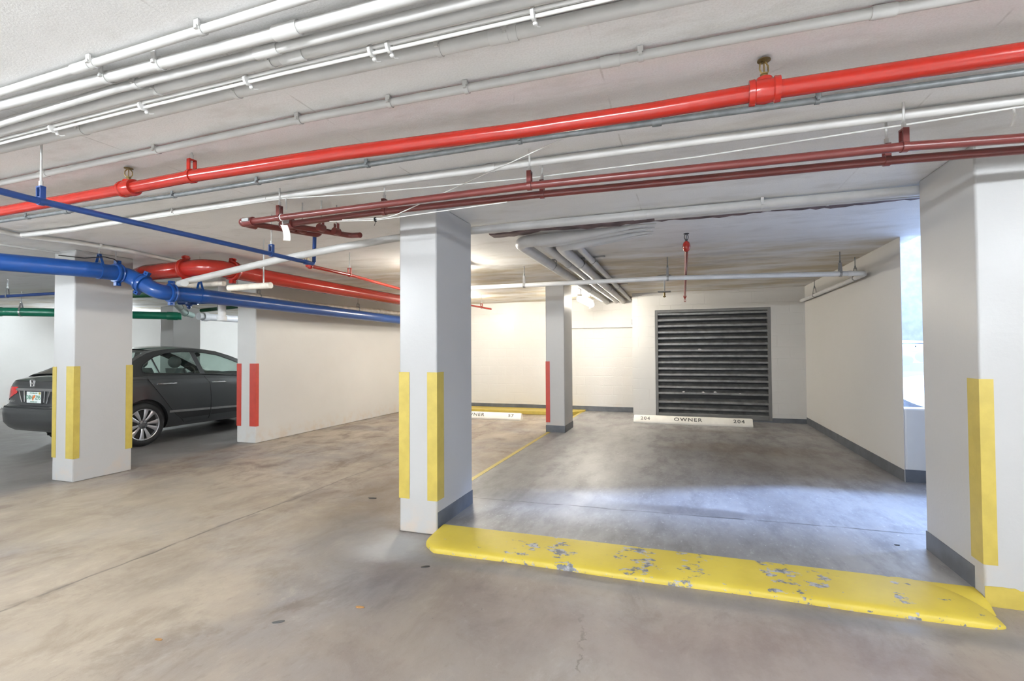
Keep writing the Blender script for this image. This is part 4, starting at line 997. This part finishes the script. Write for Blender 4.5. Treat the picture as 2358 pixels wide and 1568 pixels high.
    t_.build('badge_lettering', M['chrome'], root, smooth=False, recalc=False)
    low = [p for p in gapp if abs(p.x) < .72]
    put(MB().grid([[shell(p, t, .012) for p in low] for t in (.435,.45,.46)]), 'bumper_ledge', M['carpaint'], angle=60)
    put(MB().box(-.48,.48,-.45,3.3,.17,.30), 'underbody', M['black'], smooth=False)
    put(MB().tube([(.42,-.80,.26),(.42,-.5,.25)], .032, 12), 'exhaust', M['steel'])
    # ---- cabin
    tub = MB(); tub.box(-.80,-.78,-.4,2.3,.3,.97).box(.78,.80,-.4,2.3,.3,.97).box(-.78,.78,-.4,2.3,.28,.32)
    tub.box(-.70,.70,-.40,.02,.985,1.0)
    put(tub, 'cabin_lining', M['black'], smooth=False)
    def seat(x, y, w, top, rec, name, head=True):
        g = MB(); rows = []
        for i in range(9):
            q = i/8; z = .52 + (top-.52)*q; yy = y - rec*q; ww = w*(1-.22*q**3); th = .075*(1-.35*q)
            rows.append([(x+ww*c, yy+th*s_, z) for c, s_ in [(math.copysign(abs(math.cos(a))**.5, math.cos(a)), math.copysign(abs(math.sin(a))**.6, math.sin(a))) for a in [2*PI*k_/20 for k_ in range(20)]]])
        g.grid(rows, 0, True); g.f.append(tuple(range(8*20, 9*20))); g.m.append(0)
        s_ = put(g, name, M['seat'], angle=60)
        if head:
            put(MB().ball((x, y-rec-.01, top+.10), .135, 1, .45, .72, 16).tube([(x-.05,y-rec,top-.02),(x-.05,y-rec,top+.08)], .006, 6).tube([(x+.05,y-rec,top-.02),(x+.05,y-rec,top+.08)], .006, 6), 'headrest', M['seat'], s_, angle=60)
        return s_
    seat(.38, 1.02, .25, 1.10, .20, 'front_seat'); seat(-.38, 1.02, .25, 1.10, .20, 'front_seat')
    bs_ = seat(0, .20, .64, 1.04, .16, 'rear_seat', False)
    for x in (-.38, .38): put(MB().ball((x, .05, 1.13), .13, 1, .5, .8, 16), 'headrest', M['black'], bs_, angle=60)
    d_ = MB(); rows = [[(-.76+1.52*j/12, 1.72+.12*i - .02*math.sin(PI*j/12), .90+.06*math.sin(PI*(i+1)/8)+ (.05 if 7 <= j <= 10 or j in (1,2,3,4) else 0)*math.sin(PI*(i+1)/8)) for j in range(13)] for i in range(7)]
    put(d_.grid(rows), 'dashboard', M['black'], angle=60)
    sw = MB(); c_ = Vector((-.38, 1.62, .93)); sw.tube([c_ + Vector((.18*math.cos(2*PI*i/24), .06*math.sin(2*PI*i/24), .17*math.sin(2*PI*i/24))) for i in range(25)], .014, 8)
    put(sw, 'steering_wheel', M['black'])
    put(MB().ball((0, 1.50, 1.315), .055, 1.8, .35, .7, 12).tube([(0,1.50,1.33),(0,1.53,1.37)], .008, 6), 'rear_view_mirror', M['black'])
    # ---- wheels
    for y in (0, 2.70):
        for sg in (1, -1):
            w = empty('wheel', (sg*.752, y, .316)); w.parent = root
            c = Vector((sg*.752, y, .316)) + L; ax = Vector((sg,0,0))
            def puw(mb, name, mt, **kw): return mb.build(name, M[mt], w, **kw)
            puw(MB().lathe(c, ax, [(-.10,.225),(-.105,.26),(-.10,.295),(-.075,.312),(-.03,.316),(.03,.316),(.075,.312),(.098,.297),(.106,.268),(.102,.238),(.092,.222),(.06,.215)], 48, 0), 'tyre', 'rubber', angle=50)
            rim = MB(); rp_ = [(.05,.208),(.094,.218),(.098,.226),(.094,.231),(.085,.224)]
            vs = [c + ax*d + r_*(math.cos(2*PI*j/48)*Vector((0,1,0)) + math.sin(2*PI*j/48)*Vector((0,0,1))) for d, r_ in rp_ for j in range(48)]
            rim.add(vs, [(i*48+j, i*48+(j+1) % 48, (i+1)*48+(j+1) % 48, (i+1)*48+j) for i in range(len(rp_)-1) for j in range(48)])
            for k_ in range(10):
                a = 2*PI*(k_+.25)/10 + (.06 if k_ % 2 else -.06)
                u = math.cos(a)*Vector((0,1,0)) + math.sin(a)*Vector((0,0,1)); v = -math.sin(a)*Vector((0,1,0)) + math.cos(a)*Vector((0,0,1))
                pts = []
                for r_, hw, dp in ((.045,.014,.072),(.10,.018,.086),(.16,.026,.090),(.218,.036,.088)):
                    pts.append([c + u*r_ + v*hw + ax*(dp-.008), c + u*r_ + v*hw*.55 + ax*dp, c + u*r_ - v*hw*.55 + ax*dp, c + u*r_ - v*hw + ax*(dp-.008)])
                rim.grid(pts)
            puw(rim, 'alloy_rim', 'alloy', angle=40)
            puw(MB().lathe(c, ax, [(-.08,.215),(-.02,.213),(.03,.205),(.035,.01)], 40, 0), 'wheel_barrel', 'black')
            hub = MB().lathe(c, ax, [(.05,.068),(.082,.062),(.088,.034),(.092,.030),(.093,.01)], 24, 0)
            for k_ in range(5):
                a = 2*PI*k_/5 + .3; hub.lathe(c + .050*(math.cos(a)*Vector((0,1,0)) + math.sin(a)*Vector((0,0,1))) + ax*.08, ax, [(0,.009),(.014,.008),(.016,.002)], 8, 0)
            puw(hub, 'hub_cap', 'alloydark', angle=40)
    return root
car = make_car((-8.245, 5.17, 0), 'dark grey metallic saloon car parked behind the striped column')

def copy_tree(o, parent=None):
    c = o.copy(); COL.objects.link(c)
    if parent is not None: c.parent = parent
    for ch in list(o.children): copy_tree(ch, c)
    return c
wc = copy_tree(car)
wc.location = (3.30, 10.55, 0.02); wc.rotation_euler = (0, 0, PI)
wc['label'] = 'white car outdoors, glimpsed past the broad pillar through the gap'
def repaint(o):
    for s in o.material_slots:
        if s.material == M['carpaint']: s.link = 'OBJECT'; s.material = M['whitepaint']
    for ch in o.children: repaint(ch)
repaint(wc)

# ------------------------------------------------------------------ lamps
def tube_lamp(name, c, along, length, label, power, col, group=None, hook=False, shade=.042):
    c = Vector(c); a = Vector((1,0,0)) if along == 'x' else Vector((0,1,0)); s = Vector((0,1,0)) if along == 'x' else Vector((1,0,0))
    h = MB().obox(c + Vector((0,0,.045)), a*length/2, s*shade, Vector((0,0,.022)))
    o = h.build(name, M['tagwhite'], smooth=False, bevel=.004); tag(o, label, 'lamp', group)
    g = MB(); n_ = 8
    rows = [[c + a*(length/2-.015)*e + s*.055*math.cos(-.75+(PI+1.5)*k_/n_) + Vector((0,0,-.016-.055*math.sin(-.75+(PI+1.5)*k_/n_))) for k_ in range(n_+1)] for e in (-1, 1)]
    g.grid(rows); n2 = n_+1; g.f.append(tuple(range(n2))); g.m.append(0); g.f.append(tuple(range(n2, 2*n2))); g.m.append(0)
    g.build('diffuser', emit('lamp diffuser '+name, col, power*LK), o, smooth=True)
    for e in (-.4, .4):
        p = c + a*length*e; MB().tube([p + Vector((0,0,.06)), Vector((p.x,p.y,CEIL))], .008, 8).build('hanger_rod', M['steel'], o)
    if hook:
        p = c + a*(length/2+.005)
        MB().tube(fillet([p + Vector((.02,0,.07)), p + Vector((.03,.0,.0)), p + Vector((.01,0,-.05)), p + Vector((-.05,0,-.08))], .03), .009, 8).build('wire_hook', M['white'], o)
    return o
LK = 25.0
WARM, NEUT, COOL = (1.0,.93,.80), (.885,.95,1.0), (.86,.95,1.0)
tube_lamp('fluorescent_lamp', (-1.70,9.32,2.28), 'y', 1.22, 'glowing fluorescent lamp under the bent grey pipes near the back wall', 6.2, WARM, hook=True)
tube_lamp('fluorescent_lamp', (-4.22,9.0,2.27), 'x', .5, 'fluorescent lamp hidden behind the centre column over the 57 stop', 9, WARM)
tube_lamp('fluorescent_lamp', (-2.75,5.6,2.27), 'y', .42, 'short unseen fill lamp added right behind the centre column', 9, WARM, shade=.13)  # fill light added out of sight to brighten the long left wall
tube_lamp('fluorescent_lamp', (-4.6,.0,2.27), 'x', 1.5, 'fluorescent lamp over the aisle left of the camera', 10, NEUT)
tube_lamp('fluorescent_lamp', (3.1,-.4,2.27), 'x', 1.5, 'fluorescent lamp over the aisle right of the camera', 10, NEUT)
tube_lamp('fluorescent_lamp', (-1.0,-2.0,2.27), 'x', 1.5, 'fluorescent lamp over the aisle behind the camera', 15, NEUT)
tube_lamp('fluorescent_lamp', (-10.0,.6,2.27), 'x', 1.5, 'fluorescent lamp over the far aisle near the camera side', 10, COOL)
tube_lamp('fluorescent_lamp', (-13.6,8.8,2.27), 'x', .6, 'fluorescent lamp over the far aisle behind the striped column', 26, COOL)
tube_lamp('fluorescent_lamp', (-7.2,9.8,2.27), 'x', 1.2, 'unseen cool fill lamp added behind the long wall past the grey car', 12, COOL)  # added out of sight, stands in for bluish daylight on the distant column

# open sky over the ground beyond the bay
w = bpy.data.worlds.new('World'); SC.world = w; w.use_nodes = True
bg = w.node_tree.nodes['Background']; bg.inputs[0].default_value = (.47,.64,1.0,1); bg.inputs[1].default_value = 12.0
# sampling portal in the real opening above the parapet
P_ = bpy.data.lights.new('opening', 'AREA'); P_.shape = 'RECTANGLE'; P_.size = X1-2.2; P_.size_y = CEIL-.77; P_.cycles.is_portal = True
po = bpy.data.objects.new('opening_portal', P_); COL.objects.link(po); po.location = ((X1+2.2)/2, OPEN_Y+.07, (CEIL+.77)/2); po.rotation_euler = (PI/2, 0, PI)
po.rotation_euler = (-PI/2, 0, 0)

su = bpy.data.lights.new('daylight', 'SUN'); su.energy = 15.0; su.angle = math.radians(9); su.color = (.36,.55,1.0)
so_ = bpy.data.objects.new('daylight', su); COL.objects.link(so_); so_.location = (8, 9, 8)
so_.rotation_euler = Vector((1.22,.57,.74)).to_track_quat('Z', 'Y').to_euler()

# ------------------------------------------------------------------ camera
cam = bpy.data.cameras.new('camera'); co = bpy.data.objects.new('camera', cam); COL.objects.link(co)
yaw, pit, rol = math.radians(18.7786), math.radians(1.1966), math.radians(-.338)
F = Vector((-math.sin(yaw)*math.cos(pit), math.cos(yaw)*math.cos(pit), math.sin(pit)))
R0 = Vector((math.cos(yaw), math.sin(yaw), 0)); U0 = R0.cross(F)
R1 = math.cos(rol)*R0 + math.sin(rol)*U0; U1 = -math.sin(rol)*R0 + math.cos(rol)*U0
m4 = Matrix((R1, U1, -F)).transposed().to_4x4(); m4.translation = (0, 0, 1.35); co.matrix_world = m4
cam.sensor_width = 36; cam.lens = 36*1152.8/2358; cam.clip_start = .02; cam.clip_end = 200
SC.camera = co
vs = SC.view_settings; vs.view_transform = 'Standard'; vs.look = 'None'; vs.gamma = 1; vs.use_curve_mapping = False; vs.exposure = 0.0
SC.display_settings.display_device = 'sRGB'
cy = SC.cycles; cy.use_denoising = True; cy.max_bounces = 8; cy.diffuse_bounces = 5; cy.glossy_bounces = 3; cy.adaptive_threshold = .05; cy.transparent_max_bounces = 12; cy.caustics_reflective = False; cy.caustics_refractive = False; cy.sample_clamp_indirect = 8
